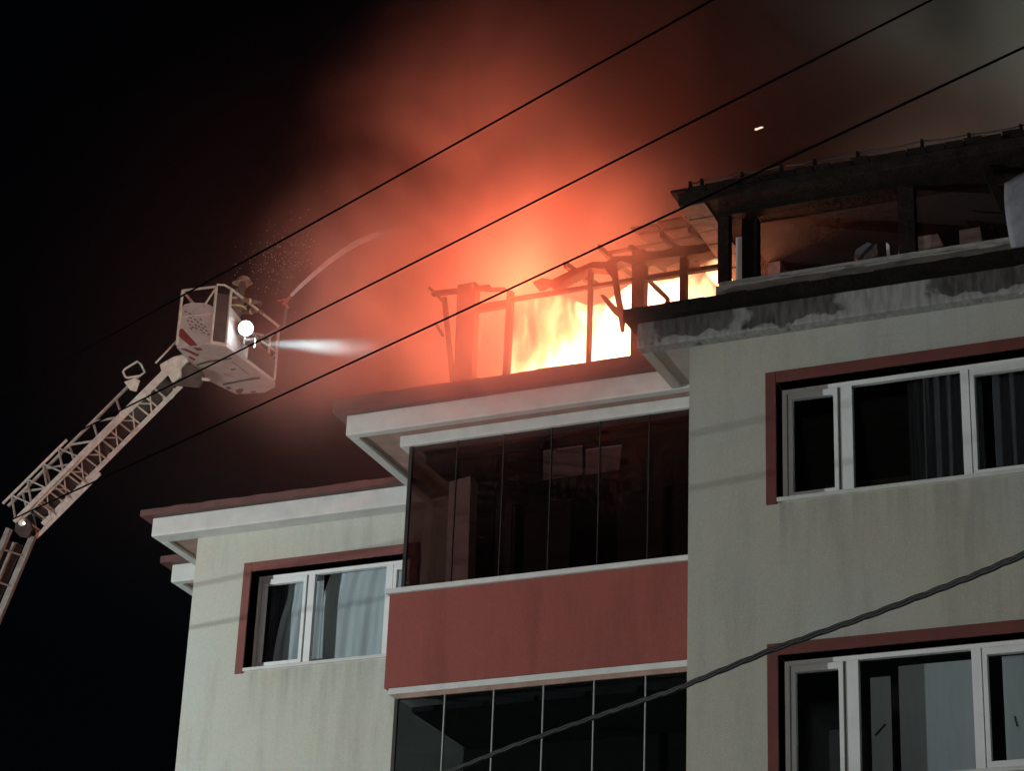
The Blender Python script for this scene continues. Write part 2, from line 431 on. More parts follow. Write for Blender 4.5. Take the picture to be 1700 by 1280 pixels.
window(OPR1, DR, [(-6.62, -6.07, True), (-5.94, -4.84, False), (-4.76, -3.65, True)], None, trim='red_trim_dark')
window(OPR2, DR, [(-6.62, -6.07, True), (-5.94, -4.85, False), (-4.76, -3.65, True)], None, trim='red_trim_dark')
window(OPL1, DL, [(-14.44, -13.79, True), (-13.70, -12.72, False), (-12.63, -12.35, True)], None)
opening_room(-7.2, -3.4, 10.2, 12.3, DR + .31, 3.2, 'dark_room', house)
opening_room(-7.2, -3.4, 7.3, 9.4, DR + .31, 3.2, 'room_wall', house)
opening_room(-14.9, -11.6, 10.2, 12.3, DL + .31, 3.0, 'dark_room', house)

MB().bar(onY(1453, 1222, DR + .445), onY(1470, 1203, DR + .445), .016, .016).build('window_handle', 'alu_dark', house)
MB().bar(onY(1685, 1190, DR + .17), onY(1689, 1206, DR + .17), .02, .02).build('window_handle', 'alu_dark', house)
# curtains -------------------------------------------------------------------
def traced(px, Y, x0):
    xs_ = [onY(x, y, Y).x - x0 for x, y in px]
    def f(t):
        u = t * (len(xs_) - 1); i = min(int(u), len(xs_) - 2)
        return xs_[i] + (xs_[i + 1] - xs_[i]) * (u - i)
    return f
def curtain(name, mat, Y, x0, x1, z0, z1, folds, amp, label, left_edge=None, group=None, nx=60, nz=14, lean=0):
    """hanging cloth with folds; left_edge(t) moves its free edge with t from top (0) to bottom (1)"""
    rng = random.Random(len(label))
    ph = [rng.uniform(0, 6.28) for _ in range(4)]
    m = MB(); vs = []
    for j in range(nz + 1):
        t = j / nz; z = z1 + (z0 - z1) * t
        a = x0 + (left_edge(t) if left_edge else 0)
        for i in range(nx + 1):
            u = i / nx; x = a + (x1 - a) * u
            y = Y + amp * (math.sin(folds * u * 6.28 + ph[0] + .6 * t) + .5 * math.sin(folds * 2.3 * u * 6.28 + ph[1])) * (.55 + .45 * t) + lean * t
            vs.append((x, y, z))
    fs = [(j * (nx + 1) + i, j * (nx + 1) + i + 1, (j + 1) * (nx + 1) + i + 1, (j + 1) * (nx + 1) + i) for j in range(nz) for i in range(nx)]
    m.add(vs, fs)
    o = m.build(name, mat, smooth=True)
    return tag(o, label, 'curtain', group)
curtain('curtain', 'sheer', DL + .42, -14.06, -13.70, 10.60, 12.02, 2, .018, 'pale sheer curtain slanting behind the sash of the lit white window', left_edge=traced([(482, 950), (478, 985), (466, 1020), (458, 1060), (452, 1100), (450, 1120)], DL + .42, -14.06))
curtain('curtain', 'sheer', DL + .44, -13.52, -12.15, 10.60, 12.05, 5, .013, 'wide pale sheer curtain gathered behind the fixed pane of the lit white window', left_edge=traced([(552, 940), (540, 965), (530, 1000), (524, 1040), (519, 1075), (520, 1110)], DL + .44, -13.52))
curtain('drape', 'drape_dark', DL + .50, -14.48, -13.9, 10.60, 12.05, 4, .03, 'dark brown drape pulled to the jamb behind the pale sheer curtain')
curtain('drape', 'drape_grey', DR + .50, -5.45, -4.70, 10.5, 12.1, 6, .03, 'charcoal drape in vertical folds behind the middle pane of the upper grey-wall window')
curtain('drape', 'drape_grey', DR + .52, -4.60, -3.5, 10.5, 12.1, 7, .03, 'charcoal drape in vertical folds behind the opening sash beside the pale mullion')
curtain('blind', 'blind', DR + .46, -5.62, -4.86, 7.6, 9.02, 1, .004, 'pale blue-grey blind behind the middle pane of the lower window', nx=16)['category'] = 'blind'
curtain('blind', 'blind', DR + .46, -4.62, -4.28, 7.6, 9.02, 1, .004, 'narrow pale blind behind the opening sash of the lower window', nx=16)['category'] = 'blind'
curtain('blind', 'blind', DR + .46, -5.90, -5.70, 7.6, 8.93, 1, .004, 'thin strip of pale blind next to the dark post in the lower window', nx=16)['category'] = 'blind'

# eaves --------------------------------------------------------------------------
def eave(x0, x1, yf, yw, y_back, side=True, fascia='white_paint', ztop=12.76, edge='gutter_brown', ze=12.84, inset=.12, beam=.12, gx=.13, gy=.10, under='soffit_brown'):
    """boxed eave: front beam, side beam running back, recessed soffit board, roof edge above"""
    root = empty('eave', (x0, yf, ZS), house)
    MB().box(x0, x1, yf, yf + beam, ZS, ztop).build('fascia', fascia, root, .015)
    MB().box(x0 + .001, x0 + inset, yf + beam + .001, y_back, ZS + .001, ztop - .001).build('fascia', fascia if fascia != 'stained_fascia' else 'grey_cream', root, .01)
    MB().box(x0 + inset + .001, x1, yf + beam + .001, y_back, ZS + .035, ZS + .09).build('soffit', under, root)
    # roof edge, slightly wavy underside of tiles / gutter lip
    m = MB(); n = int((x1 - x0 + gx) / .22)
    for i in range(n):
        a = x0 - gx + (x1 - x0 + gx) * i / n; b = x0 - gx + (x1 - x0 + gx) * (i + 1) / n
        dz = random.uniform(-.008, .008)
        m.box(a, b, yf - gy, yf + .25, ztop + .003 + (dz if i else 0) * .3, ze + dz)
    m.build('roof_edge', edge, root)
    MB().box(x0 - gx, x0 + .2, yf + .251, y_back, ztop + .003, ze).build('roof_edge', edge, root)
    return root
eave(-15.86, -11.4, 24.30, DL, 25.9, beam=.249, ze=12.85)
eave(-16.49, -15.35, 25.85, 26.3, 36, ze=12.85)
eave(-12.05, -7.62, 22.21, DB, 24.54, ze=12.94)
eave(-8.12, 1.8, 21.13, DR, 22.20, fascia='stained_fascia', ztop=12.80, ze=12.93, edge='char', beam=.168, gx=.12, under='grey_cream')

# roofs (pitched slabs behind the eaves; low pitch, so only their edges show from the street)
def roof_slab(x0, x1, y0, y1, z0, z1, mat='roof_tile', th=.08):
    return MB().prism([(x0, y0, z0), (x1, y0, z0), (x1, y1, z1), (x0, y1, z1)], (0, 0, th)).build('roof', mat, house)
roof_slab(-15.95, -11.9, 24.6, 30.5, 12.80, 13.7)
roof_slab(-16.5, -11.9, 30.51, 36.5, 13.7, 12.80)
roof_slab(-8.1, 1.9, 21.45, 22.75, 12.86, 13.02, 'char')

# the glazed balcony of the top floor -----------------------------------------------
bal = empty('balcony', (-9.5, DB, 9.5), house)
MB().box(-11.51, -7.61, DB, DB + .12, 9.56, 10.64).build('parapet', 'red_plaster', bal, .008)
MB().box(-11.50, -11.38, DB + .121, DL - .01, 9.56, 10.64).build('parapet', 'red_plaster', bal)
MB().box(-11.545, -7.61, DB - .035, DB + .16, 10.641, 10.70).build('coping', 'white_paint', bal, .006)
MB().box(-11.54, -11.36, DB + .161, DL - .01, 10.641, 10.70).build('coping', 'white_paint', bal, .006)
MB().box(-11.46, -7.61, DB + .012, DL - .01, 9.49, 9.559).build('slab_edge', 'white_paint', bal, .006)
MB().box(-11.49, -7.61, DB - .02, DB + .2, 12.405, ZS + .03).build('lintel', 'white_paint', bal, .01)
MB().box(-11.49, -11.30, DB + .201, DL - .01, 12.405, ZS + .03).build('lintel', 'white_paint', bal, .01)
def glazing(z0, z1, Y, glass, prof, head, rail, xa=-11.36, step=.573, n=7, wpro=.016):
    if head: MB().box(xa, -7.62, Y - .01, Y + .05, z1, z1 + .055).build('head_rail', rail, bal)
    for i in range(n):
        a = xa + step * i; b = min(a + step, -7.62)
        if a > -7.7: break
        MB().box(a + .004, b - .004, Y + .012, Y + .022, z0, z1).build('glass_panel', glass, bal)
        if i: MB().box(a - wpro / 2, a + wpro / 2, Y - .002, Y + .03, z0, z1).build('profile', prof, bal)
    MB().box(xa - .004, xa + .004, Y + .03, DL - .02, z0, z1).build('glass_panel', glass, bal)
    MB().box(xa - .02, xa + .02, Y - .01, Y + .028, z0, z1).build('profile', 'alu_dark', bal)
glazing(10.70, 12.404, DB + .02, 'glass_brown', 'alu_dark', False, None, wpro=.009)  # upper profiles: their unlit darkness is put into a near-black colour
glazing(7.85, 9.435, DB + .03, 'glass_blue', 'alu', True, 'soffit_brown', wpro=.012)
MB().box(-11.46, -7.61, DB, DB + .12, 6.7, 7.80).build('parapet', 'red_plaster', bal)
MB().box(-11.46, -11.34, DB + .121, DL - .01, 6.7, 7.80).build('parapet', 'red_plaster', bal)
# back wall of the balcony with its door and pilaster
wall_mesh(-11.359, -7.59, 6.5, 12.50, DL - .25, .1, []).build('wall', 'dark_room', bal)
def inside(pts, Y, th, mat, name):
    return MB().prism([onY(x, y, Y) for x, y in pts], (0, th, 0)).build(name, mat, bal)
inside([(746, 800), (781, 790), (776, 985), (738, 985)], 23.25, .2, 'pilaster_lit_patch', 'pilaster')
inside([(783, 792), (822, 787), (815, 985), (778, 985)], 23.5, .06, 'room_dim', 'door_leaf')
inside([(842, 806), (1130, 776), (1130, 784), (842, 815)], 24.2, .03, 'room_dim', 'door_frame')
inside([(840, 815), (850, 814), (846, 985), (836, 985)], 24.2, .03, 'room_dim', 'door_frame')
for pts_ in ([(846, 748), (897, 742), (896, 790), (846, 798)],):
    MB().prism([onZ(x, y, 12.295) for x, y in pts_], (0, 0, -.02)).build('lit_ceiling_patch', 'room_dim', bal)
for pts_ in ([(902, 748), (967, 739), (967, 786), (902, 795)], [(972, 746), (1032, 738), (1028, 778), (972, 786)]):  # lamplit patch of the ceiling painted in as pale boards
    MB().prism([onZ(x, y, 12.295) for x, y in pts_], (0, 0, -.02)).build('lit_ceiling_patch', 'pilaster_lit_patch', bal)
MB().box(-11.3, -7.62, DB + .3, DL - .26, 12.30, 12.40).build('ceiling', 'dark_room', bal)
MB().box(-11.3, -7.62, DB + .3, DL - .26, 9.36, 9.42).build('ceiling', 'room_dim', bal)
MB().box(-7.78, -7.61, DB + .10, DB + .4, 7.8, 9.40).build('pilaster', 'room_wall', bal)

# attic over the right block (burnt out) -----------------------------------------------
YA = 21.60
at_r = empty('attic_dormer', (-5.5, YA, 13.1), house)
m = MB(); n = 24; x0, x1 = -7.40, 1.0
for i in range(n):                                    # chipped concrete sill
    a = x0 + (x1 - x0) * i / n; b = x0 + (x1 - x0) * (i + 1) / n
    m.box(a, b, YA - .06, YA + .14, 13.19 + random.uniform(-.006, .006), 13.30 + random.uniform(-.012, .012))
m.build('sill', 'concrete_soot', at_r)
MB().box(x0 + .02, x1, YA - .02, YA + .10, 13.28, 13.37).build('sill_rail', 'concrete_soot', at_r)
MB().box(x0 + .02, x1, YA - .0, YA + .14, 12.98, 13.185).build('plinth', 'char', at_r)
MB().box(-7.40, -7.28, YA, YA + .12, 13.372, 14.164).build('post', 'char_brown', at_r)
MB().box(-7.17, -7.00, YA + .12, YA + .24, 13.372, 14.164).build('post', 'char', at_r)
MB().box(-7.265, -7.185, YA + .20, YA + .24, 13.39, 14.0).build('pane_remnant', 'upvc', at_r)
MB().box(-5.44, -5.27, YA + .01, YA + .13, 13.372, 14.164).build('post', 'char_brown', at_r)
MB().bar((-4.50, YA - .02, 14.2), (-4.10, YA - .30, 13.02), .09, .09).build('post', 'char', at_r)
MB().bar((-3.2, YA + .05, 14.2), (-3.2, YA + .05, 13.3), .16, .12).build('post', 'char', at_r)
MB().box(-7.40, x1, YA - .02, YA + .12, 14.165, 14.214).build('head_rail', 'char', at_r)
MB().box(-7.74, 1.3, YA - .32, YA + 2.6, 14.216, 14.335).build('roof_slab', 'char_brown', at_r, .01)
# underside lining boards of the overhang
for i in range(8):
    MB().box(-7.73, -7.45, YA - .28 + i * .30, YA + .0 + i * .30, 14.200 - .004 * (i % 2), 14.2155).build('soffit_board', 'soot_board', at_r)
gm = MB(); seg = 46; rq = random.Random(8)
for i in range(seg):
    a = -7.80 + 9.1 * i / seg; b = a + 9.1 / seg - .012
    z_ = 14.338 + rq.uniform(-.006, .012)
    if i in (3, 9, 17): z_ -= .012
    gm.box(a, b, YA - .40 + rq.uniform(-.015, .015), YA + .2, z_, z_ + .028)
gm.build('tile_edge', 'char_brown', at_r)
gpx = (1146, 1165, 1232, 1297, 1353, 1425, 1533, 1612, 1700, 1790)
gtop = []
for px_ in gpx:
    p = onY(px_, 300, YA - .36); hz = rq.uniform(-.012, .012)
    MB().box(p.x - .014, p.x + .014, YA - .375, YA - .33, 14.35, 14.455 + hz).build('guard_post', 'char', at_r)
    gtop.append(Vector((p.x, YA - .352, 14.445 + hz)))
gl = []
for a, b in zip(gtop[:-1], gtop[1:]):
    for q in range(6): gl.append(a.lerp(b, q / 6) - Vector((0, 0, .016 * math.sin(math.pi * q / 6))))
MB().tube(gl + [gtop[-1]], .009, 6).build('snow_guard', 'gutter_grey', at_r)
MB().prism([(-7.5, YA - .30, 14.37), (1.2, YA - .30, 14.37), (1.2, YA + .5, 14.55), (-7.5, YA + .5, 14.55)], (0, 0, .02)).build('roof_sheet', 'gutter_grey', at_r)
# loft interior: blackened room
YB2 = 25.5
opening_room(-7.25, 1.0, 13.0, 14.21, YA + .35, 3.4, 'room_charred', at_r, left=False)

# attic over the balcony: the burning dormer --------------------------------------------
YF = 22.80
at_b = empty('burning_dormer', (-9.5, YF, 13.1), house)
def post(xa, za, xb, zb, w, d=.09, mat='char_brown', name='post', y=YF):
    return MB().bar((xa, y + d / 2, za), (xb, y + d / 2, zb), w, d, side=(0, 1, 0)).build(name, mat, at_b)
post(-10.895, 13.0, -10.91, 14.55, .23, .14)
post(-10.37, 13.0, -10.355, 14.36, .065)
post(-9.352, 13.0, -9.352, 14.45, .045, .07)
post(-8.765, 13.0, -8.765, 14.62, .15, .14)
post(-8.225, 13.0, -8.225, 14.50, .075)
MB().box(-10.33, -9.375, YF + .02, YF + .08, 14.245, 14.285).build('transom', 'char_brown', at_b)
MB().box(-9.33, -8.84, YF + .02, YF + .08, 14.245, 14.285).build('transom', 'char_brown', at_b)
MB().box(-8.69, -8.263, YF + .02, YF + .08, 14.225, 14.285).build('transom', 'char_brown', at_b)
MB().box(-8.187, -7.42, YF + .02, YF + .08, 14.235, 14.285).build('transom', 'char_brown', at_b)
MB().box(-10.78, -10.40, YF + .02, YF + .08, 14.17, 14.26).build('transom', 'char_brown', at_b)
post(-11.03, 13.30, -11.20, 14.42, .05, .05, name='leaning_strut')
post(-11.40, 14.58, -11.22, 14.38, .035, .04, name='broken_rail')
post(-11.36, 14.50, -10.62, 14.46, .05, .06, name='head_beam')
post(-10.70, 14.44, -10.42, 14.40, .035, .05, name='broken_rail')
post(-11.30, 14.10, -11.19, 13.92, .03, .04, name='broken_rail')
# charred head beam with a ragged lower edge, its far end burnt away
pts_low = [(1200, 411), (1165, 420), (1130, 424), (1068, 432), (1045, 437), (1030, 432), (1018, 440), (1000, 446), (980, 444), (962, 452), (945, 461), (930, 469), (914, 473), (905, 466), (897, 472), (888, 474)]
pts_up = [(884, 468), (900, 461), (916, 464), (930, 457), (948, 448), (965, 442), (984, 434), (1006, 434), (1022, 425), (1050, 424), (1066, 417), (1100, 416), (1120, 409), (1160, 406), (1200, 396)]
poly = [onY(x, y, YF - .06) for x, y in pts_low + pts_up]
MB().prism(poly, (0, .16, 0)).build('head_beam', 'char_brown', at_b)
# what is left of the roof: charred rafters of uneven length, a few battens
rr_ = random.Random(21)
for i in range(6):
    x = -9.6 + i * .40 + rr_.uniform(-.04, .04)
    y0 = YF - .36 + rr_.uniform(-.10, .22) + (.25 if i < 3 else 0); z0 = 14.66 + rr_.uniform(-.03, .03)
    y1 = YF + (rr_.uniform(.5, 1.4) if i < 5 else 2.6); sl = .16
    tilt = rr_.uniform(-.07, .07); z0 -= rr_.uniform(0, .10)
    mm = MB(); k_ = 5
    for q in range(k_):                      # burnt thinner and thinner towards the eave
        a_, b_ = q / k_, (q + 1) / k_; w_ = .035 + .05 * (q + .5) / k_
        mm.bar((x + tilt * (1 - a_), y0 + (y1 - y0) * a_, z0 + sl * (y1 - y0) * a_), (x + tilt * (1 - b_), y0 + (y1 - y0) * b_, z0 + sl * (y1 - y0) * b_), w_ + rr_.uniform(-.01, .012), .07 + rr_.uniform(-.015, .012))
    mm.build('rafter', 'char', at_b)
for y_, xa, xb in ((-.12, -8.7, -7.45), (.30, -9.3, -7.6), (.9, -9.1, -7.45)):
    z_ = 14.72 + .16 * (y_ + .36)
    MB().bar((xa, YF + y_, z_ - rr_.uniform(.0, .10)), (xb, YF + y_ + rr_.uniform(-.05, .05), z_), .05, .03).build('batten', 'char', at_b)
for i in range(4):
    xa = -8.75 + i * .33
    MB().prism([(xa, YF - .30 + rr_.uniform(-.05, .05), 14.735), (xa + .30, YF - .32 + rr_.uniform(-.05, .05), 14.735), (xa + .30, YF + 2.4, 15.17), (xa + rr_.uniform(0, .08), YF + 2.4, 15.17)], (0, 0, .02)).build('roof_sheet', 'char', at_b)
# interior: floor, back wall, end walls
MB().box(-11.6, -7.0, 22.6, 26.3, 12.92, 13.0).build('floor_slab', 'room_burnt', at_b)
MB().box(-11.6, -7.0, 26.31, 26.5, 13.0, 14.75).build('back_wall', 'room_burnt', at_b)
MB().box(-11.62, -11.5, 24.5, 26.3, 13.001, 14.2).build('end_wall', 'room_burnt', at_b)

MB().box(-7.24, -7.1, YF + .05, 26.3, 13.001, 14.6).build('end_wall', 'room_burnt', at_b)
# charred pieces lying and hanging in the fire
def plank(pts, Y, th, label, name='charred_plank', mat='char_brown', cat='plank', group=None):
    o = MB().prism([onY(x, y, Y) for x, y in pts], (0, th, 0)).build(name, mat)
    return tag(o, label, cat, group)
plank([(1013, 436), (1022, 437), (1026, 470), (1031, 500), (1037, 522), (1034, 548), (1030, 550), (1027, 530), (1020, 490), (1016, 462), (1004, 446)], YF - .10, .05, 'charred tapering strip hanging down from the head beam into the white flames')
plank([(996, 489), (1003, 489), (1022, 508), (1034, 520), (1052, 536), (1058, 556), (1050, 545), (1034, 532), (1016, 518), (1000, 496)], YF - .05, .06, 'short charred plank leaning diagonally across the hanging strip')
plank([(1070, 462), (1078, 462), (1096, 478), (1110, 492), (1110, 520), (1104, 520), (1104, 496), (1086, 480)], YF + .3, .05, 'burnt rafter slanting between the two posts beside the roof corner')
plank([(1140, 424), (1148, 426), (1164, 442), (1178, 462), (1190, 474), (1190, 500), (1140, 500), (1140, 470)], YF + .9, .05, 'broad charred sheet behind the panes next to the projecting roof', name='charred_sheet', cat='sheet')
plank([(1086, 462), (1090, 472), (1116, 468), (1128, 462), (1128, 470), (1118, 486), (1130, 505), (1096, 512), (1112, 504), (1100, 484)], YF + 1.2, .04, 'bent scrap of burnt roofing behind the slanting rafter', name='burnt_scrap', cat='scrap')
# ash heap along the sill
rng = random.Random(3)
m = MB(); pr = []
for i in range(61):
    x = -10.6 + 2.3 * i / 60
    h = 13.33 + .07 * max(0, math.sin(i * .33 + 1)) * rng.uniform(.5, 1) + rng.uniform(0, .03)
    pr.append((x, YF + .25, h))
m.prism([(-10.6, YF + .25, 13.0)] + pr + [(-8.3, YF + .25, 13.0)], (0, .25, 0))
tag(m.build('ash_heap', 'char'), 'ragged heap of ash and embers along the sill under the flames', 'ash')

# ruined things inside the burnt loft of the right block
def loft(pts, Y, th, label, mat, name, cat): return plank(pts, Y, th, label, name, mat, cat)
loft([(1417, 428), (1421, 414), (1440, 402), (1447, 404), (1430, 422), (1424, 430)], YA + .55, .05, 'pale scorched lath leaning behind the sill of the burnt loft', 'sheet_metal', 'scorched_lath', 'lath')
loft([(1430, 432), (1442, 412), (1456, 404), (1457, 422), (1450, 428)], YA + .7, .05, 'grey scorched sheet standing behind the leaning lath', 'sheet_metal', 'scorched_sheet', 'sheet')
loft([(1471, 402), (1476, 406), (1477, 423), (1472, 424)], YA + .5, .03, 'small white splinter upright beside the dark loft post', 'upvc', 'splinter', 'splinter')
loft([(1497, 380), (1503, 373), (1501, 400), (1497, 424), (1490, 424)], YA + .5, .03, 'thin pale strip of curtain hanging at the dark loft post', 'sheet_metal', 'curtain_strip', 'strip')
loft([(1523, 392), (1556, 386), (1566, 408), (1523, 416)], YA + 1.2, .2, 'low grey box lying past the loft post', 'concrete_soot', 'storage_box', 'box')
loft([(1592, 378), (1626, 372), (1630, 402), (1593, 406)], YA + 1.2, .2, 'square grey box standing near the fallen roof bar', 'concrete_soot', 'storage_box', 'box')
loft([(1628, 371), (1648, 370), (1656, 400), (1634, 402)], YA + .9, .1, 'black scorched board leaning by the square grey box', 'char', 'scorched_board', 'board')

# torn metal sheet hanging at the end of the roof
tm = MB(); nx_, nz_ = 10, 14; vs = []
for j in range(nz_ + 1):
    t_ = j / nz_
    for i in range(nx_ + 1):
        u = i / nx_
        a = onY(1668 + 26 * t_ ** 1.3, 305 + 185 * t_, YA - .42); 
        vs.append((a.x + u * .62, a.y - .10 * math.sin(u * 2.6 + t_) - .08 * math.sin(t_ * 5 + u), a.z + .03 * math.sin(u * 4)))
fs = [(j * (nx_ + 1) + i, j * (nx_ + 1) + i + 1, (j + 1) * (nx_ + 1) + i + 1, (j + 1) * (nx_ + 1) + i) for j in range(nz_) for i in range(nx_)]
o = tm.add(vs, fs).build('metal_sheet', 'sheet_metal', smooth=True)
o.modifiers.new('thick', 'SOLIDIFY').thickness = .006
tag(o, 'bent pale metal sheet hanging from the burnt roof edge', 'metal sheet')

# ---------------------------------------------------------------- fire
def flame_mat():
    m, t, b = new_mat('flame')
    t.nodes.remove(b); out = t.nodes['Material Output']
    tr = N(t, 'ShaderNodeBsdfTransparent'); tr.inputs[0].default_value = (.995, .99, .98, 1)
    t.links.new(tr.outputs[0], out.inputs['Surface'])
    tc = N(t, 'ShaderNodeTexCoord'); sp_ = N(t, 'ShaderNodeSeparateXYZ'); t.links.new(tc.outputs['Object'], sp_.inputs[0])
    def mth(op, a, bb=None, clamp=False):
        k = N(t, 'ShaderNodeMath', operation=op); k.use_clamp = clamp
        for i, v in enumerate((a, bb)):
            if v is None: continue
            if isinstance(v, (int, float)): k.inputs[i].default_value = v
            else: t.links.new(v, k.inputs[i])
        return k.outputs[0]
    # how high the fire reaches along the dormer
    rp = N(t, 'ShaderNodeValToRGB'); e = rp.color_ramp.elements; rp.color_ramp.interpolation = 'EASE'
    prof_ = [(-11.3, .10), (-10.95, .30), (-10.65, .52), (-10.3, .82), (-9.9, 1.0), (-9.45, 1.0), (-9.1, 1.0), (-8.5, 1.0), (-7.5, .95)]
    fx = lambda x: (x + 11.3) / 3.8
    e[0].position = 0; e[0].color = (prof_[0][1],) * 3 + (1,); e[1].position = 1; e[1].color = (prof_[-1][1],) * 3 + (1,)
    for x, v in prof_[1:-1]:
        k = e.new(fx(x)); k.color = (v, v, v, 1)
    t.links.new(mth('DIVIDE', mth('ADD', sp_.outputs['X'], 11.3), 3.8), rp.inputs[0])
    hgt = mth('DIVIDE', mth('SUBTRACT', sp_.outputs['Z'], 13.1), 1.45)
    mp = N(t, 'ShaderNodeMapping'); mp.inputs['Scale'].default_value = (2.2, 2.2, .95); mp.inputs['Rotation'].default_value = (0, .35, 0)
    nz = N(t, 'ShaderNodeTexNoise'); nz.inputs['Scale'].default_value = 1.5; nz.inputs['Detail'].default_value = 4; nz.inputs['Roughness'].default_value = .55; nz.inputs['Distortion'].default_value = 1.0
    t.links.new(tc.outputs['Object'], mp.inputs[0]); t.links.new(mp.outputs[0], nz.inputs[0])
    rise = N(t, 'ShaderNodeMapRange'); rise.inputs[1].default_value = -9.7; rise.inputs[2].default_value = -9.0; rise.inputs[3].default_value = .72; rise.inputs[4].default_value = .30
    t.links.new(sp_.outputs['X'], rise.inputs[0])
    f = mth('ADD', mth('SUBTRACT', rp.outputs[0], mth('MULTIPLY', hgt, rise.outputs[0])), mth('MULTIPLY', mth('SUBTRACT', nz.outputs['Fac'], .52), 2.6))
    f = mth('MINIMUM', mth('MAXIMUM', mth('MULTIPLY', f, 1.5), 0.0), 1.0)
    hot = mth('POWER', f, 1.6)
    cr = N(t, 'ShaderNodeValToRGB'); cr.color_ramp.elements[0].color = (1, .20, .05, 1); cr.color_ramp.elements[1].color = (1, .62, .30, 1)
    t.links.new(hot, cr.inputs[0])
    em = N(t, 'ShaderNodeEmission'); t.links.new(cr.outputs[0], em.inputs[0]); t.links.new(mth('MULTIPLY', hot, FLAME), em.inputs[1])
    t.links.new(em.outputs[0], out.inputs['Volume'])
    m.cycles.volume_step_rate = .35
    return m
FLAME = 14.0
flame_mat()
fire = empty('fire', (-9.3, 23.6, 13.0))
tag(fire, 'roaring white and yellow flames filling the attic dormer', 'fire')
# one lumpy body of fire, its tongues torn by the turbulence inside it
fb = MB(); nu, nv = 40, 16; vs = []; rg = random.Random(5)
for i in range(nu + 1):
    u = i / nu; x = -11.25 + 3.7 * u
    top = 1.58 + .20 * min(1, max(0, (u - .4) * 4)) + .06 * math.sin(u * 9) + .08 * math.sin(u * 23 + 1)
    for j in range(nv):
        a = 2 * math.pi * j / nv
        dy = .62 + .12 * math.sin(u * 14 + 2 * a); endf = min(1, 8 * min(u, 1 - u) + .05)
        vs.append((x, 23.72 + .35 * u + dy * math.cos(a) * endf, 13.05 + max(.0, (.5 + .5 * math.sin(a))) * top * endf))
fs = [(i * nv + j, i * nv + (j + 1) % nv, (i + 1) * nv + (j + 1) % nv, (i + 1) * nv + j) for i in range(nu) for j in range(nv)]
fs += [tuple(range(nv))[::-1], tuple(nu * nv + j for j in range(nv))]
fb.add(vs, fs).build('flame', 'flame', fire, smooth=True)
# the light the flames give
FIRE_C = (1.0, .145, .06)
def fire_light(loc, p, r=.3, col=FIRE_C):
    d = bpy.data.lights.new('flame_light', 'POINT'); d.energy = p; d.color = col; d.shadow_soft_size = r
    o = bpy.data.objects.new('flame_light', d); COL.objects.link(o); o.location = Vector(loc) - parent_loc(fire); o.parent = fire
    return o
RED_C = (1.0, .10, .04)
fire_light((-9.6, 23.9, 13.9), 600)
fire_light((-8.4, 24.3, 14.0), 420)
fire_light((-10.6, 24.6, 14.3), 520)
fire_light((-11.0, 25.0, 15.6), 640, .6, RED_C)
fire_light((-10.0, 22.42, 14.05), 420, .22, RED_C)       # flames licking out between the posts

# ---------------------------------------------------------------- smoke
def smoke_mat():
    m, t, b = new_mat('smoke'); t.nodes.remove(b); out = t.nodes['Material Output']
    tc = N(t, 'ShaderNodeTexCoord')
    def mth(op, a, bb=None):
        k = N(t, 'ShaderNodeMath', operation=op)
        for i, v in enumerate((a, bb)):
            if v is None: continue
            if isinstance(v, (int, float)): k.inputs[i].default_value = v
            else: t.links.new(v, k.inputs[i])
        return k.outputs[0]
    def gauss(c, r, amp):
        s = N(t, 'ShaderNodeVectorMath', operation='SUBTRACT'); t.links.new(tc.outputs['Object'], s.inputs[0]); s.inputs[1].default_value = c
        d = N(t, 'ShaderNodeVectorMath', operation='DIVIDE'); t.links.new(s.outputs[0], d.inputs[0]); d.inputs[1].default_value = r
        q = N(t, 'ShaderNodeVectorMath', operation='DOT_PRODUCT'); t.links.new(d.outputs[0], q.inputs[0]); t.links.new(d.outputs[0], q.inputs[1])
        return mth('MULTIPLY', mth('EXPONENT', mth('MULTIPLY', q.outputs['Value'], -1.0)), amp)
    env = None
    for c, r, a in SMOKE:
        g_ = gauss(c, r, a); env = g_ if env is None else mth('ADD', env, g_)
    soot = None
    for c, r, a in SOOT:
        g_ = gauss(c, r, a); soot = g_ if soot is None else mth('ADD', soot, g_)
    env = mth('ADD', env, soot)
    dirty = mth('DIVIDE', soot, mth('ADD', env, .0001))
    env = mth('MAXIMUM', mth('SUBTRACT', env, .012), 0.0)
    nz = N(t, 'ShaderNodeTexNoise'); nz.inputs['Scale'].default_value = .46; nz.inputs['Detail'].default_value = 3.5; nz.inputs['Roughness'].default_value = .58; nz.inputs['Distortion'].default_value = .9
    t.links.new(tc.outputs['Object'], nz.inputs[0])
    mr = N(t, 'ShaderNodeMapRange'); mr.inputs[1].default_value = .40; mr.inputs[2].default_value = .64; mr.inputs[3].default_value = .08; mr.inputs[4].default_value = 1.9
    t.links.new(nz.outputs['Fac'], mr.inputs[0])
    den = mth('MULTIPLY', env, mr.outputs[0])
    den = mth('ADD', den, mth('MULTIPLY', soot, .6))
    for c, r, a in PLAIN: den = mth('ADD', den, gauss(c, r, a))
    pv_ = N(t, 'ShaderNodeVolumePrincipled'); pv_.inputs['Color'].default_value = (.62, .60, .58, 1); pv_.inputs['Anisotropy'].default_value = .15
    cm = N(t, 'ShaderNodeMix', data_type='RGBA'); cm.inputs[6].default_value = (.74, .67, .64, 1); cm.inputs[7].default_value = (.10, .085, .08, 1)
    t.links.new(dirty, cm.inputs[0]); t.links.new(cm.outputs[2], pv_.inputs['Color'])
    t.links.new(den, pv_.inputs['Density'])
    t.links.new(pv_.outputs[0], out.inputs['Volume'])
    m.cycles.volume_step_rate = .7
bm_ = at(515, 575, 43.2)
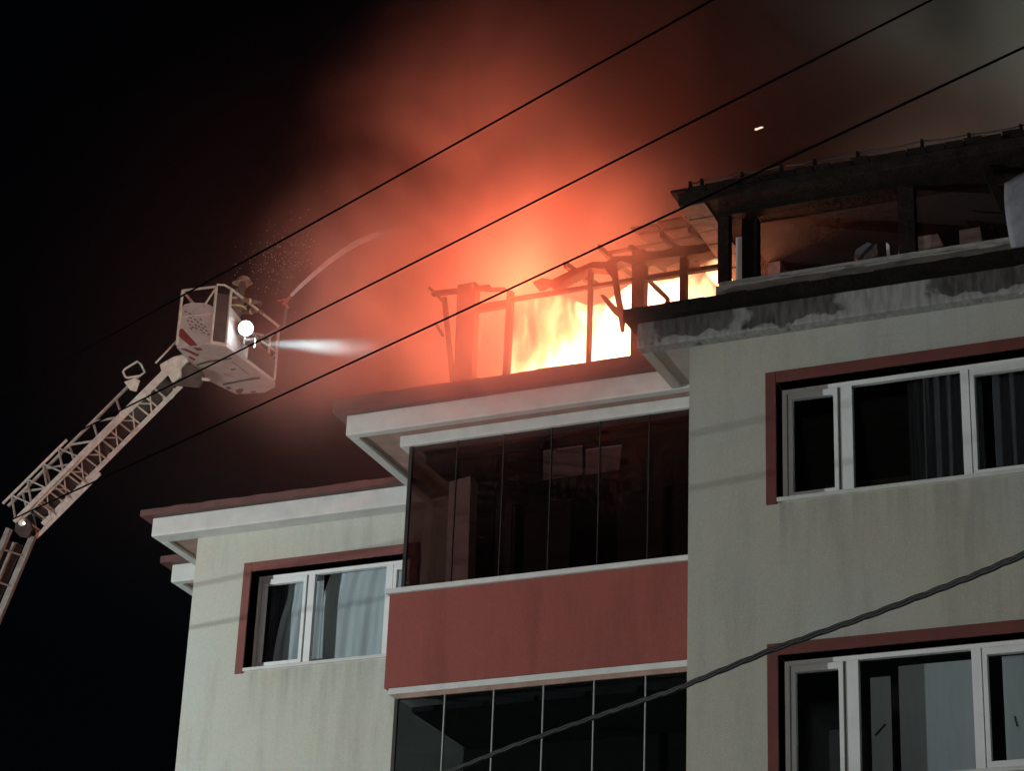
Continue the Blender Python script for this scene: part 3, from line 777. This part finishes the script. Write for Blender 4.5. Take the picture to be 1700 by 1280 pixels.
SMOKE = [((-10.8, 24.8, 15.9), (1.6, 2.0, 1.7), .26),
         ((-11.8, 25.8, 17.8), (1.5, 2.6, 1.9), .14),
         ((-13.1, 26.0, 16.0), (1.3, 2.2, 1.2), .060),
         ((-11.25, 21.3, 13.4), (1.05, 1.1, .9), .50),
         ((-10.1, 20.9, 12.75), (1.5, .7, .6), .95),
         ((-9.0, 22.2, 14.75), (1.1, .5, .5), .55),
         (tuple(bm_), (1.5, .7, .36), .05),
         ((-5.6, 25.0, 17.2), (2.0, 1.8, 1.2), .60)]
PLAIN = [((-13.6, 27.0, 15.6), (3.0, 3.2, 2.5), .027), ((-4.5, 24.8, 18.0), (.62, 1.2, 1.5), 1.6), ((-5.8, 24.6, 17.0), (1.3, 1.2, .7), .35)]
SOOT = [((-8.2, 24.3, 17.0), (1.4, 1.8, 2.2), 1.3)]
smoke_mat()
s = MB().box(-20.5, -1.5, 19.0, 35.5, 11.4, 23).build('smoke', 'smoke')
tag(s, 'drifting smoke glowing red above the burning attic', 'smoke', kind='stuff')

# ---------------------------------------------------------------- aerial ladder with rescue basket
DIST = 43.0
lad = empty('aerial_ladder', onZ(-60, 1240, 3.0) if False else at(30, 875, DIST))
tag(lad, 'steel fire ladder with white rescue basket and lit floodlights', 'ladder')
PXM = DIST / F_PX
e_ax = (at(296, 597, DIST) - at(38, 855, DIST)).normalized()
w_vec = (at(62 - 0, 876, DIST) - at(38, 855, DIST)); w_vec = w_vec - e_ax * w_vec.dot(e_ax) + FW * .27
h_vec = (at(7, 841, DIST) - at(38, 855, DIST)); h_vec = h_vec - e_ax * h_vec.dot(e_ax) + FW * .40
A0 = at(38, 855, DIST); LEN = (at(275, 618, DIST) - A0).length
def L(t, u, v): return A0 + e_ax * (LEN * t) + w_vec * u + h_vec * v     # along, across, up
MB().bar(L(-.02, 0, 0), L(1, 0, 0), .13, .07, side=FW).build('boom_rail', 'ladder_metal', lad, .006)
MB().bar(L(.02, 1, 0), L(1, 1, 0), .085, .055, side=FW).build('boom_rail', 'ladder_metal', lad, .006)
MB().bar(L(-.04, 0, 1), L(.88, 0, 1), .042, .042).build('handrail', 'ladder_metal', lad)
MB().bar(L(-.04, 1, 1), L(.78, 1, 1), .032, .032).build('handrail', 'ladder_metal', lad)
nr = 15
for i in range(nr):
    t = .05 + .85 * i / (nr - 1)
    MB().tube([L(t, 0, 0), L(t, 1, 0)], .017, 6).build('rung', 'ladder_metal', lad)
for i in range(5):
    t = .03 + .165 * i
    for u in (0, 1):
        MB().bar(L(t, u, 0), L(t + .03, u, 1), .03, .03).build('brace', 'ladder_metal', lad)
        if i < 4: MB().bar(L(t + .03, u, 1), L(t + .16, u, 0), .03, .03).build('brace', 'ladder_metal', lad)
for i in range(7):       # K braces under the rungs
    t = .06 + .12 * i
    mk = MB(); mk.bar(L(t, 0, -.02), L(t + .05, .55, -.02), .022, .02); mk.bar(L(t + .05, .55, -.02), L(t + .01, 1, -.02), .022, .02); mk.bar(L(t + .05, .55, -.02), L(t + .09, .15, -.02), .02, .02)
    mk.build('brace', 'ladder_metal', lad)
MB().prism([L(.03, .12, .10), L(.98, .12, .10), L(.98, .9, .10), L(.03, .9, .10)], h_vec * .06).build('walkway', 'ladder_dark', lad)
# outer telescoping section overlapping the lower half
for u, v, w_, h_ in ((-.14, -.10, .07, .05), (1.14, -.10, .07, .05), (-.14, 1.16, .045, .045), (1.14, 1.16, .04, .04)):
    MB().bar(L(-.05, u, v), L(.40, u, v), w_, h_, side=FW).build('boom_rail' if v < 0 else 'handrail', 'ladder_metal', lad)
for i in range(4):
    t = -.04 + .11 * i
    for u in (-.14, 1.14):
        MB().bar(L(t, u, -.10), L(t + .05, u, 1.16), .028, .028).build('brace', 'ladder_metal', lad)
        MB().bar(L(t + .05, u, 1.16), L(t + .11, u, -.10), .028, .028).build('brace', 'ladder_metal', lad)
    MB().tube([L(t + .03, -.14, -.10), L(t + .03, 1.14, -.10)], .016, 6).build('rung', 'ladder_metal', lad)
# tip bracket with loop guards
MB().prism([at(x, y, DIST - .05) for x, y in ((206, 634), (222, 628), (232, 632), (226, 650), (216, 648))], FW * .05).build('gusset', 'ladder_metal', lad)
MB().tube([at(x, y, DIST) for x, y in ((208, 626), (204, 617), (208, 612), (228, 600), (234, 605), (240, 618), (232, 624), (212, 627), (208, 626))], .020, 6).build('loop_guard', 'ladder_metal', lad)
MB().tube([at(x, y, DIST) for x, y in ((270, 662), (284, 662), (292, 652), (288, 645))], .018, 6).build('loop_guard', 'ladder_metal', lad)
MB().tube([at(x, y, DIST) for x, y in ((258, 603), (296, 563))], .018, 6).build('levelling_rod', 'ladder_metal', lad)
# head block and pivot under the basket
MB().prism([at(x, y, DIST) for x, y in ((265, 605), (288, 592), (305, 588), (312, 600), (300, 612), (300, 626), (286, 636), (280, 625), (268, 617))], FW * .22).build('pivot_housing', 'ladder_metal', lad, .012)
MB().prism([at(x, y, DIST + .12) for x, y in ((296, 612), (308, 600), (334, 618), (338, 628), (328, 644), (306, 642), (284, 640))], FW * .3).build('pivot_block', 'ladder_dark', lad, .012)
MB().tube([at(335, 629, DIST + .0), at(348, 631, DIST + .0)], .03, 8).build('pivot_pin', 'ladder_metal', lad)
# elbow
MB().prism([at(x, y, DIST) for x, y in ((26, 862), (40, 853), (50, 866), (54, 880), (46, 894), (34, 892), (24, 882))], FW * .35).build('elbow', 'ladder_dark', lad, .015)
MB().tube([at(36, 868, DIST - .06), at(36, 868, DIST + .4)], .06, 10).build('elbow_pin', 'ladder_metal', lad)
MB().tube([at(40, 869, DIST - .08), at(40.4, 869.4, DIST - .09)], .013, 8).build('marker_lamp', 'lamp_lit_soft', lad)
# lower boom runs down out of sight to its turntable on the ground
d_low = (at(0, 985, DIST) - at(40, 890, DIST)).normalized()
B0 = at(22, 893, DIST); tz = (B0.z - .9) / -d_low.z
wl = (at(43, 911, DIST) - at(8, 896, DIST)); wl = wl - d_low * wl.dot(d_low) + FW * .2; hl = d_low.cross(wl).normalized() * .5
if hl.dot(FW) < 0: hl = -hl
def Q(t, u, v): return at(8, 896, DIST) + d_low * (tz * t) + wl * u + hl * v
MB().bar(Q(-.012, 0, 0), Q(1, 0, 0), .08, .10).build('boom_rail', 'ladder_metal_dim', lad)
MB().bar(Q(-.012, 1.0, 0), Q(1, 1.0, 0), .07, .12).build('boom_rail', 'ladder_metal_dim', lad)
MB().bar(Q(0, .45, .1), Q(1, .45, .1), .05, .05).build('boom_rail', 'ladder_metal_dim', lad)
MB().bar(Q(0, 0, 1), Q(1, 0, 1), .04, .04).build('handrail', 'ladder_metal_dim', lad)
MB().bar(Q(0, 1, 1), Q(1, 1, 1), .04, .04).build('handrail', 'ladder_metal_dim', lad)
for i in range(30):
    MB().tube([Q(.01 + i * .033, 0, 0), Q(.01 + i * .033, 1, 0)], .016, 6).build('rung', 'ladder_metal_dim', lad)
for i in range(15):
    MB().bar(Q(.01 + i * .066, 0, 0), Q(.04 + i * .066, 0, 1), .025, .025).build('brace', 'ladder_metal_dim', lad)
MB().prism([Q(0, .1, .3), Q(1, .1, .3), Q(1, .92, .3), Q(0, .92, .3)], hl * .06).build('walkway', 'ladder_dark', lad)
tb = Q(1, .5, 0)
MB().tube([(tb.x, tb.y, 0), (tb.x, tb.y, tb.z + .2)], .9, 20).build('turntable', 'red_stripe', lad)

# basket
ZB = at(380, 600, DIST).z
def fl(x, y): return onZ(x, y, ZB)
floor_poly = [fl(*p) for p in ((293, 577), (337, 628), (392, 655), (440, 652), (457, 643), (455, 635), (375, 575), (350, 571))]
bf = MB().prism(floor_poly, (0, 0, .07)).build('basket_floor', 'basket_white', lad, .01)
def under(pts, mat, name): MB().prism([onZ(x, y, ZB - .004) for x, y in pts], (0, 0, .003)).build(name, mat, bf)
under([(300, 579), (308, 579), (331, 589), (328, 592)], 'red_stripe', 'stripe')
under([(321, 577), (333, 578), (337, 581), (327, 582)], 'red_stripe', 'stripe')
under([(311, 592), (316, 592), (326, 597), (321, 599)], 'red_stripe', 'stripe')
under([(326, 605), (345, 599), (385, 594), (385, 596), (346, 602), (328, 607)], 'ink', 'groove')
under([(370, 637), (420, 627), (432, 626), (432, 629), (400, 634), (370, 640)], 'ink', 'groove')
under([(391, 648), (399, 645), (405, 647), (400, 654), (393, 653)], 'red_stripe', 'stripe')
under([(374, 643), (382, 642), (384, 646), (378, 647)], 'red_stripe', 'stripe')
under([(415, 650), (424, 649), (426, 652), (417, 653)], 'red_stripe', 'stripe')
rgt = random.Random(4)
for i in range(14):
    x = 386 + i * 2.1; y = 600 + i * 1.65
    under([(x, y), (x + 1.4, y + .9), (x + 1.0, y + 2.2 + rgt.uniform(-.6, .6)), (x - .4, y + 1.3)], 'ink', 'lettering')
under([(383, 613), (391, 612), (391, 614), (384, 615)], 'ink', 'lettering')
pA, pB, pC = fl(293, 577), fl(350, 571), fl(375, 575)
pD = fl(455, 635); pE = fl(440, 652); pG = fl(337, 628)
H = 1.12
up = Vector((0, 0, 1))
nrm = (pB - pA).cross(up).normalized()
def sidep(a, z, off=0): return pA.lerp(pB, a) + up * z + nrm * off
panel = MB().prism([sidep(a, z) for a, z in ((0, .07), (1, .07), (.99, .66), (.93, .74), (.72, .82), (.30, .86), (.10, .84), (.02, .78))], -nrm * .03).build('side_panel', 'basket_white', lad, .006)
off = .003 if nrm.dot(CAM - pA) > 0 else -.034
MB().prism([sidep(a, z, off) for a, z in ((.02, .34), (.12, .36), (.62, .0), (.40, .0), (.03, .22))], nrm * .003).build('stripe', 'red_stripe', panel)
for i in range(26):
    r_, c_ = divmod(i, 6); a = .14 + c_ * .115 + r_ * .05 + rgt.uniform(-.02, .02); z = .70 - r_ * .085 - c_ * .045 + rgt.uniform(-.015, .015)
    if a > .93 or rgt.random() < .15: continue
    MB().prism([sidep(a, z, off), sidep(a + .07, z - .03, off), sidep(a + .062, z - .052, off), sidep(a - .008, z - .022, off)], nrm * .002).build('lettering', 'ink', panel)
for p in (pA, pB, pC, pD, pE, pG):
    MB().tube([p + up * .05, p + up * H], .026, 8).build('corner_post', 'ladder_metal', lad)
for a, b in ((pA, pB), (pC, pD), (pD, pE), (pE, pG), (pG, pA)):
    MB().tube([a + up * H, b + up * H], .024, 8).build('top_rail', 'ladder_metal', lad)
    MB().tube([a + up * .6, b + up * .6], .016, 6).build('mid_rail', 'ladder_metal', lad)
MB().tube([pB + up * (H + .04), pB.lerp(pC, .5) + up * (H + .06), pC + up * H], .02, 6).build('door_hoop', 'ladder_metal', lad)
MB().tube([sidep(.72, .80), sidep(.97, 1.08)], .018, 6).build('stay', 'ladder_metal', lad)
nr2 = (pD - pC).cross(up).normalized()
MB().prism([pC.lerp(pD, .0) + up * .07, pC.lerp(pD, .42) + up * .07, pC.lerp(pD, .42) + up * .62, pC.lerp(pD, .0) + up * .80], nr2 * -.03).build('front_panel', 'basket_white', lad, .006)
MB().prism([pC.lerp(pD, .43) + up * .07, pC.lerp(pD, 1.) + up * .07, pC.lerp(pD, 1.) + up * .42, pC.lerp(pD, .43) + up * .60], nr2 * -.03).build('front_panel', 'ladder_dark', lad, .006)
MB().prism([pB + up * .07, pC + up * .07, pC + up * 1.0, pB + up * 1.0], Vector((0, .02, 0))).build('gate', 'ladder_dark', lad)
# floodlights
def floodlight(px_, py_, aim, r, mat, depth=.16, x_plane=None):
    c = onX(px_, py_, pC.x + .22) if x_plane is None else onX(px_, py_, x_plane)
    d = (aim - c).normalized(); root = empty('floodlight', c, lad)
    MB().tube([c - d * depth, c - d * .02, c], r, 16, rs=[r * .55, r * 1.06, r * 1.06]).build('housing', 'ladder_dark', root, smooth=False)
    MB().tube([c + d * .001, c + d * .012], r * .94, 20).build('lens', mat, root)
    MB().tube([c - d * .1, c - d * .1 - up * .3, pC.lerp(pD, .3) + up * .3], .018, 6).build('bracket', 'ladder_metal', root)
    return c, d
c1, d1 = floodlight(408, 545, CAM + Vector((-1, 0, 0)), .135, 'lamp_lit')
c2, d2 = floodlight(421, 569, at(800, 592, DIST + 1), .085, 'lamp_lit', x_plane=pC.x + .3)
ld = bpy.data.lights.new('beam', 'SPOT'); ld.energy = 210000; ld.spot_size = R(15); ld.spot_blend = 1.0; ld.shadow_soft_size = .05; ld.color = (.58, .92, 1)
lo = bpy.data.objects.new('beam', ld); COL.objects.link(lo); lo.location = c2 + d2 * .03 - parent_loc(lad); lo.parent = lad
lo.rotation_euler = d2.to_track_quat('-Z', 'Y').to_euler()
gd = bpy.data.lights.new('lens_glow', 'POINT'); gd.energy = 3; gd.shadow_soft_size = .12; gd.color = (.9, .97, 1)
go = bpy.data.objects.new('lens_glow', gd); COL.objects.link(go); go.location = c1 + d1 * .16 - parent_loc(lad); go.parent = lad
# water monitor on its arm in front of the basket
n0 = at(484, 490, DIST - .2); n1 = at(470, 506, DIST - .2)
mon = MB().tube([n1, n0], .03, 8, rs=[.035, .022]).build('water_monitor', 'nozzle_red', lad)
MB().tube([at(474, 497, DIST - .2), at(460, 499, DIST - .2)], .016, 6).build('handle', 'nozzle_red', mon)
MB().tube([at(473, 502, DIST - .2), at(479, 512, DIST - .2)], .022, 6).build('handle', 'nozzle_red', mon)
MB().tube([at(476, 510, DIST - .2), at(472, 540, DIST), pC.lerp(pD, .55) + up * .5], .028, 6).build('supply_pipe', 'ladder_dark', lad)

# jet of water ------------------------------------------------------------------------
def water_mat():
    m, t, b = new_mat('water_jet'); out = t.nodes['Material Output']
    tr = N(t, 'ShaderNodeBsdfTransparent'); mx = N(t, 'ShaderNodeMixShader'); df = N(t, 'ShaderNodeBsdfDiffuse'); tl = N(t, 'ShaderNodeBsdfTranslucent'); m2 = N(t, 'ShaderNodeMixShader')
    df.inputs[0].default_value = (.95, .95, .95, 1); tl.inputs[0].default_value = (.95, .95, .95, 1)
    at_ = N(t, 'ShaderNodeAttribute'); at_.attribute_name = 'flow'
    nz = N(t, 'ShaderNodeTexNoise'); nz.inputs['Scale'].default_value = 9; nz.inputs['Detail'].default_value = 3
    tc = N(t, 'ShaderNodeTexCoord'); t.links.new(tc.outputs['Object'], nz.inputs[0])
    ml = N(t, 'ShaderNodeMath', operation='MULTIPLY'); mr = N(t, 'ShaderNodeMapRange'); mr.inputs[1].default_value = .3; mr.inputs[2].default_value = .6; mr.inputs[3].default_value = .85
    t.links.new(nz.outputs['Fac'], mr.inputs[0]); t.links.new(mr.outputs[0], ml.inputs[0]); t.links.new(at_.outputs['Fac'], ml.inputs[1])
    t.links.new(df.outputs[0], m2.inputs[1]); t.links.new(tl.outputs[0], m2.inputs[2])
    t.links.new(ml.outputs[0], mx.inputs[0]); t.links.new(tr.outputs[0], mx.inputs[1]); t.links.new(m2.outputs[0], mx.inputs[2]); t.links.new(mx.outputs[0], out.inputs[0])
    t.nodes.remove(b)
water_mat()
path = [(484, 490), (500, 474), (520, 456), (545, 435), (570, 417), (595, 402), (620, 392), (645, 385), (675, 379), (710, 376)]
pts = [at(x, y, DIST - .2 - i * .25) for i, (x, y) in enumerate(path)]
k = len(pts); rs = [.030 + .005 * i for i in range(k)]
wj = MB().tube(pts, .03, 10, rs=rs).build('water_jet', 'water_jet', smooth=True)
ca = wj.data.attributes.new('flow', 'FLOAT', 'POINT')
for i in range(k):
    for j in range(10):
        t = i / (k - 1); ca.data[i * 10 + j].value = min(1, 1.25 * (1 - t) ** 1.2)
tag(wj, 'arcing white jet of water shot from the basket into the smoke', 'water jet')

# person in the basket -------------------------------------------------------------------
def person(base, face):
    root = empty('person', base); tag(root, 'person in dark fire gear with pale reflective strips standing in the basket', 'person')
    f = Vector(face).normalized(); s_ = f.cross(up).normalized()
    def P(a, b, z): return base + f * a + s_ * b + up * z - base
    J = {'pel': (P(0, 0, .95), .15), 'waist': (P(.0, 0, 1.1), .15), 'chest': (P(.04, 0, 1.32), .18), 'neck': (P(.08, 0, 1.50), .07), 'head0': (P(.10, 0, 1.58), .09), 'head1': (P(.11, 0, 1.74), .085),
         'hl': (P(0, .11, .88), .10), 'kl': (P(.06, .13, .5), .075), 'al': (P(-.02, .14, .09), .055), 'tl': (P(.16, .15, .05), .05),
         'hr': (P(0, -.11, .88), .10), 'kr': (P(.03, -.13, .5), .075), 'ar': (P(-.05, -.14, .09), .055), 'tr': (P(.13, -.15, .05), .05),
         'sl': (P(.04, .21, 1.41), .085), 'el': (P(.12, .30, 1.15), .06), 'wl': (P(.36, .22, 1.14), .045), 'sr': (P(.04, -.21, 1.41), .085), 'er': (P(.14, -.30, 1.17), .06), 'wr': (P(.38, -.20, 1.15), .045)}
    names = list(J); E_ = [('pel', 'waist'), ('waist', 'chest'), ('chest', 'neck'), ('neck', 'head0'), ('head0', 'head1'), ('pel', 'hl'), ('hl', 'kl'), ('kl', 'al'), ('al', 'tl'), ('pel', 'hr'), ('hr', 'kr'), ('kr', 'ar'), ('ar', 'tr'),
                           ('chest', 'sl'), ('sl', 'el'), ('el', 'wl'), ('chest', 'sr'), ('sr', 'er'), ('er', 'wr')]
    # five short fingers on each hand, closed round the rail
    for sd, wn in ((1, 'wl'), (-1, 'wr')):
        wv = J[wn][0]
        J['palm' + wn] = (wv + f * .08 - up * .01, .035); E_.append((wn, 'palm' + wn))
        for q in range(5):
            b_ = wv + f * (.13 if q else .09) + s_ * (.026 * (q - 2.4) if q else .05 * -sd) - up * .01
            J[f'fa{wn}{q}'] = (b_ + up * .01, .010); J[f'fb{wn}{q}'] = (b_ + f * (.035 if q else .02) - up * .035, .009); J[f'fc{wn}{q}'] = (b_ + f * .012 - up * .065, .008)
            E_ += [('palm' + wn, f'fa{wn}{q}'), (f'fa{wn}{q}', f'fb{wn}{q}'), (f'fb{wn}{q}', f'fc{wn}{q}')]
    names = list(J)
    me = bpy.data.meshes.new('body'); me.from_pydata([tuple(J[n][0]) for n in names], [(names.index(a), names.index(b)) for a, b in E_], [])
    me.materials.append(M['gear'])
    o = bpy.data.objects.new('body', me); COL.objects.link(o); o.parent = root
    o.modifiers.new('skin', 'SKIN')
    lay = me.skin_vertices[0] if me.skin_vertices else None
    if lay is None:
        bm = bmesh.new(); bm.from_mesh(me); bm.verts.layers.skin.verify(); bm.to_mesh(me); bm.free(); lay = me.skin_vertices[0]
    for i, n_ in enumerate(names):
        lay.data[i].radius = (J[n_][1], J[n_][1]); lay.data[i].use_root = (n_ == 'pel')
    sub = o.modifiers.new('sub', 'SUBSURF'); sub.levels = 1; sub.render_levels = 1
    # helmet: dome with a brim
    hm = MB(); hc = base + P(.11, 0, 1.70); vs = []; nseg, nring = 16, 7
    for i in range(nring):
        a = math.pi / 2 * i / (nring - 1)
        for j in range(nseg):
            b_ = 2 * math.pi * j / nseg; rr = .135 * math.cos(a) + .001
            vs.append(hc + f * (rr * 1.12 * math.cos(b_)) + s_ * (rr * math.sin(b_)) + up * (.14 * math.sin(a)))
    for j in range(nseg):
        b_ = 2 * math.pi * j / nseg; vs.append(hc + f * (.19 * math.cos(b_) - (.03 if math.cos(b_) < 0 else 0)) + s_ * (.155 * math.sin(b_)) - up * .02)
    fs = [(i * nseg + j, i * nseg + (j + 1) % nseg, (i + 1) * nseg + (j + 1) % nseg, (i + 1) * nseg + j) for i in range(nring - 1) for j in range(nseg)]
    fs += [(nring * nseg + j, nring * nseg + (j + 1) % nseg, (j + 1) % nseg, j) for j in range(nseg)]
    hm.add(vs, fs).build('helmet', 'helmet', root, smooth=True)
    # face: a skin patch with nose, and eyes
    fm = MB(); fc = base + P(.185, 0, 1.62)
    fm.add([fc + s_ * (.055 * math.cos(a)) + up * (.075 * math.sin(a)) - f * .01 for a in [i * math.pi / 6 for i in range(12)]] + [fc + f * .035], [(i, (i + 1) % 12, 12) for i in range(12)])
    fm.build('face', 'skin', root)
    for sd in (-1, 1): MB().tube([fc + s_ * .022 * sd + up * .02 + f * .012, fc + s_ * .022 * sd + up * .02 + f * .024], .007, 6).build('eye', 'ink', root)
    # reflective strips round chest and sleeves
    for z_, r_ in ((1.24, .215), (1.08, .20)):
        b_ = base + P(.03, 0, z_)
        MB().tube([b_ - up * .022, b_ + up * .022], r_, 16, cap=False).build('reflective_strip', 'reflective', root)
    for wn, en in (('wl', 'el'), ('wr', 'er')):
        c_ = base + J[wn][0].lerp(J[en][0], .3); d_ = (J[wn][0] - J[en][0]).normalized()
        MB().tube([c_ - d_ * .02, c_ + d_ * .02], .062, 12, cap=False).build('reflective_strip', 'reflective', root)
    return root
feet = fl(382, 600) + up * .075
person(feet, (at(700, 560, DIST) - at(382, 560, DIST))).scale = (.9, .9, .88)

# spray drifting over the basket: a scatter of fine drops
sp = MB(); rg = random.Random(9)
for i in range(420):
    x = rg.gauss(470, 34); y = rg.gauss(430, 30) - (x - 470) * .3
    c = at(x, y, DIST + rg.uniform(-1, 1)); r_ = .004 + .007 * rg.random() ** 3
    sp.add([c + Vector(v) * r_ for v in ((1, 0, 0), (-1, 0, 0), (0, 1, 0), (0, -1, 0), (0, 0, 1), (0, 0, -1))], [(0, 2, 4), (2, 1, 4), (1, 3, 4), (3, 0, 4), (2, 0, 5), (1, 2, 5), (3, 1, 5), (0, 3, 5)])
plain('drop', (.7, .7, .7), .2, var=.05, bump=0)
tag(sp.build('water_spray', 'drop'), 'fine water drops drifting above the rescue basket', 'spray', kind='stuff')

# ---------------------------------------------------------------- overhead wires
d_w = ray(-2320, 1950).normalized()
def overhead(px_, dist, r, label, name='overhead_wire', mat='wire', sag=.25, d=d_w, t0=-16, t1=34, group=None, n=40):
    a = at(*px_, dist); pts = []
    for i in range(n + 1):
        t = t0 + (t1 - t0) * i / n
        pts.append(a + d * t + up * (sag * ((t - 4) / 25) ** 2 - .0))
    o = MB().tube(pts, r, 8).build(name, mat, smooth=True)
    return tag(o, label, 'wire', group)
overhead((1000, 103), 18, .0085, 'topmost thin black wire crossing the red smoke clear of every roof')
overhead((1000, 279), 14.5, .0065, 'middle thin black wire crossing the smoke and passing over the rescue basket')
overhead((1000, 409), 15, .007, 'lowest thin black wire crossing the burning dormer and the burnt roof corner')
# thick bundled cable sagging across the lower wall
cpx = [(1760, 898), (1700, 921), (1620, 955), (1545, 984), (1455, 1018), (1370, 1048), (1280, 1080), (1190, 1117), (1120, 1146), (1060, 1166), (1000, 1187), (930, 1211), (860, 1236), (800, 1260), (740, 1284), (650, 1320)]
cd = [9 + 5 * i / 15 for i in range(16)]
ctr = [at(x, y, d) for (x, y), d in zip(cpx, cd)]
fine = []
for i in range(len(ctr) - 1):
    for j in range(10): fine.append(ctr[i].lerp(ctr[i + 1], j / 10))
fine.append(ctr[-1])
cab = empty('overhead_cable', ctr[0]); tag(cab, 'thick twisted black cable sagging in front of the lower windows', 'cable')
for ph in (0, 2.09, 4.19):
    q = [p + (up * math.cos(i * .45 + ph) + Vector((.5, -.8, 0)) * math.sin(i * .45 + ph)) * .0075 for i, p in enumerate(fine)]
    MB().tube(q, .0078, 6).build('strand', 'cable', cab, smooth=True)

# burning scrap blown up by the heat
pc = at(1260, 213, 24)
tag(MB().prism([pc + RT * a * .012 + UP * b * .012 for a, b in ((-3.6, -1.2), (-2, -1.6), (0, -.6), (2.2, .2), (3.6, .6), (3.3, 1.6), (1, 1.5), (-1.2, .6), (-3.2, .2))], FW * .006).build('burning_scrap', 'ember'),
    'tiny pale glowing scrap floating in the dark smoke above the burnt roof', 'scrap')

# ---------------------------------------------------------------- street lamp down the street: lights the facade
SL = Vector((-24.5, 13, 7.5))
lamp = empty('street_lamp', (SL.x - .9, SL.y - 1.2, 0)); tag(lamp, 'grey street lamp post lit beside the road', 'street lamp')
MB().tube([(SL.x - .9, SL.y - 1.2, 0), (SL.x - .9, SL.y - 1.2, 6.2), (SL.x - .6, SL.y - .8, 6.5), (SL.x, SL.y, 6.52)], .06, 10, rs=[.09, .06, .05, .05]).build('pole', 'steel_grey', lamp)
MB().tube([SL + Vector((0, 0, .12)), SL + Vector((0, 0, .2))], .22, 16).build('lamp_head', 'steel_grey', lamp)
dl = bpy.data.lights.new('lamp_light', 'POINT'); dl.energy = 8000; dl.shadow_soft_size = .06; dl.color = (.92, 1, .98)
ol = bpy.data.objects.new('lamp_light', dl); COL.objects.link(ol); ol.location = SL - lamp.location; ol.parent = lamp

# unseen lamp added as soft fill, on the near side of the road
S2 = Vector((-1.5, 1.2, 5.2))
lamp2 = empty('street_lamp', (S2.x, S2.y, 0)); tag(lamp2, 'added fill lamp on the near kerb of the road', 'street lamp')
MB().tube([(S2.x, S2.y, 0), (S2.x, S2.y, 4.75)], .06, 10, rs=[.09, .05]).build('pole', 'steel_grey', lamp2)
MB().tube([(S2.x, S2.y, 4.74), (S2.x, S2.y, 4.80)], .16, 14).build('lamp_head', 'steel_grey', lamp2)
d2l = bpy.data.lights.new('fill_light', 'POINT'); d2l.energy = 1700; d2l.shadow_soft_size = .35; d2l.color = (1, .95, .88)
o2l = bpy.data.objects.new('fill_light', d2l); COL.objects.link(o2l); o2l.location = S2 - lamp2.location; o2l.parent = lamp2

# lamp in the side street, lighting the smoke over the far roof
S3 = Vector((13.5, 27.5, 9.5))
lamp3 = empty('street_lamp', (S3.x, S3.y + .8, 0)); tag(lamp3, 'tall street lamp in the side street behind the building', 'street lamp')
MB().tube([(S3.x, S3.y + .8, 0), (S3.x, S3.y + .8, 9.3), (S3.x, S3.y + .5, 9.6), (S3.x, S3.y, 9.66)], .06, 10, rs=[.1, .06, .05, .05]).build('pole', 'steel_grey', lamp3)
MB().tube([S3 + Vector((0, 0, .1)), S3 + Vector((0, 0, .18))], .2, 14).build('lamp_head', 'steel_grey', lamp3)
d3l = bpy.data.lights.new('side_light', 'POINT'); d3l.energy = 15000; d3l.shadow_soft_size = .1; d3l.color = (.72, 1, .84)
o3l = bpy.data.objects.new('side_light', d3l); COL.objects.link(o3l); o3l.location = S3 - lamp3.location; o3l.parent = lamp3
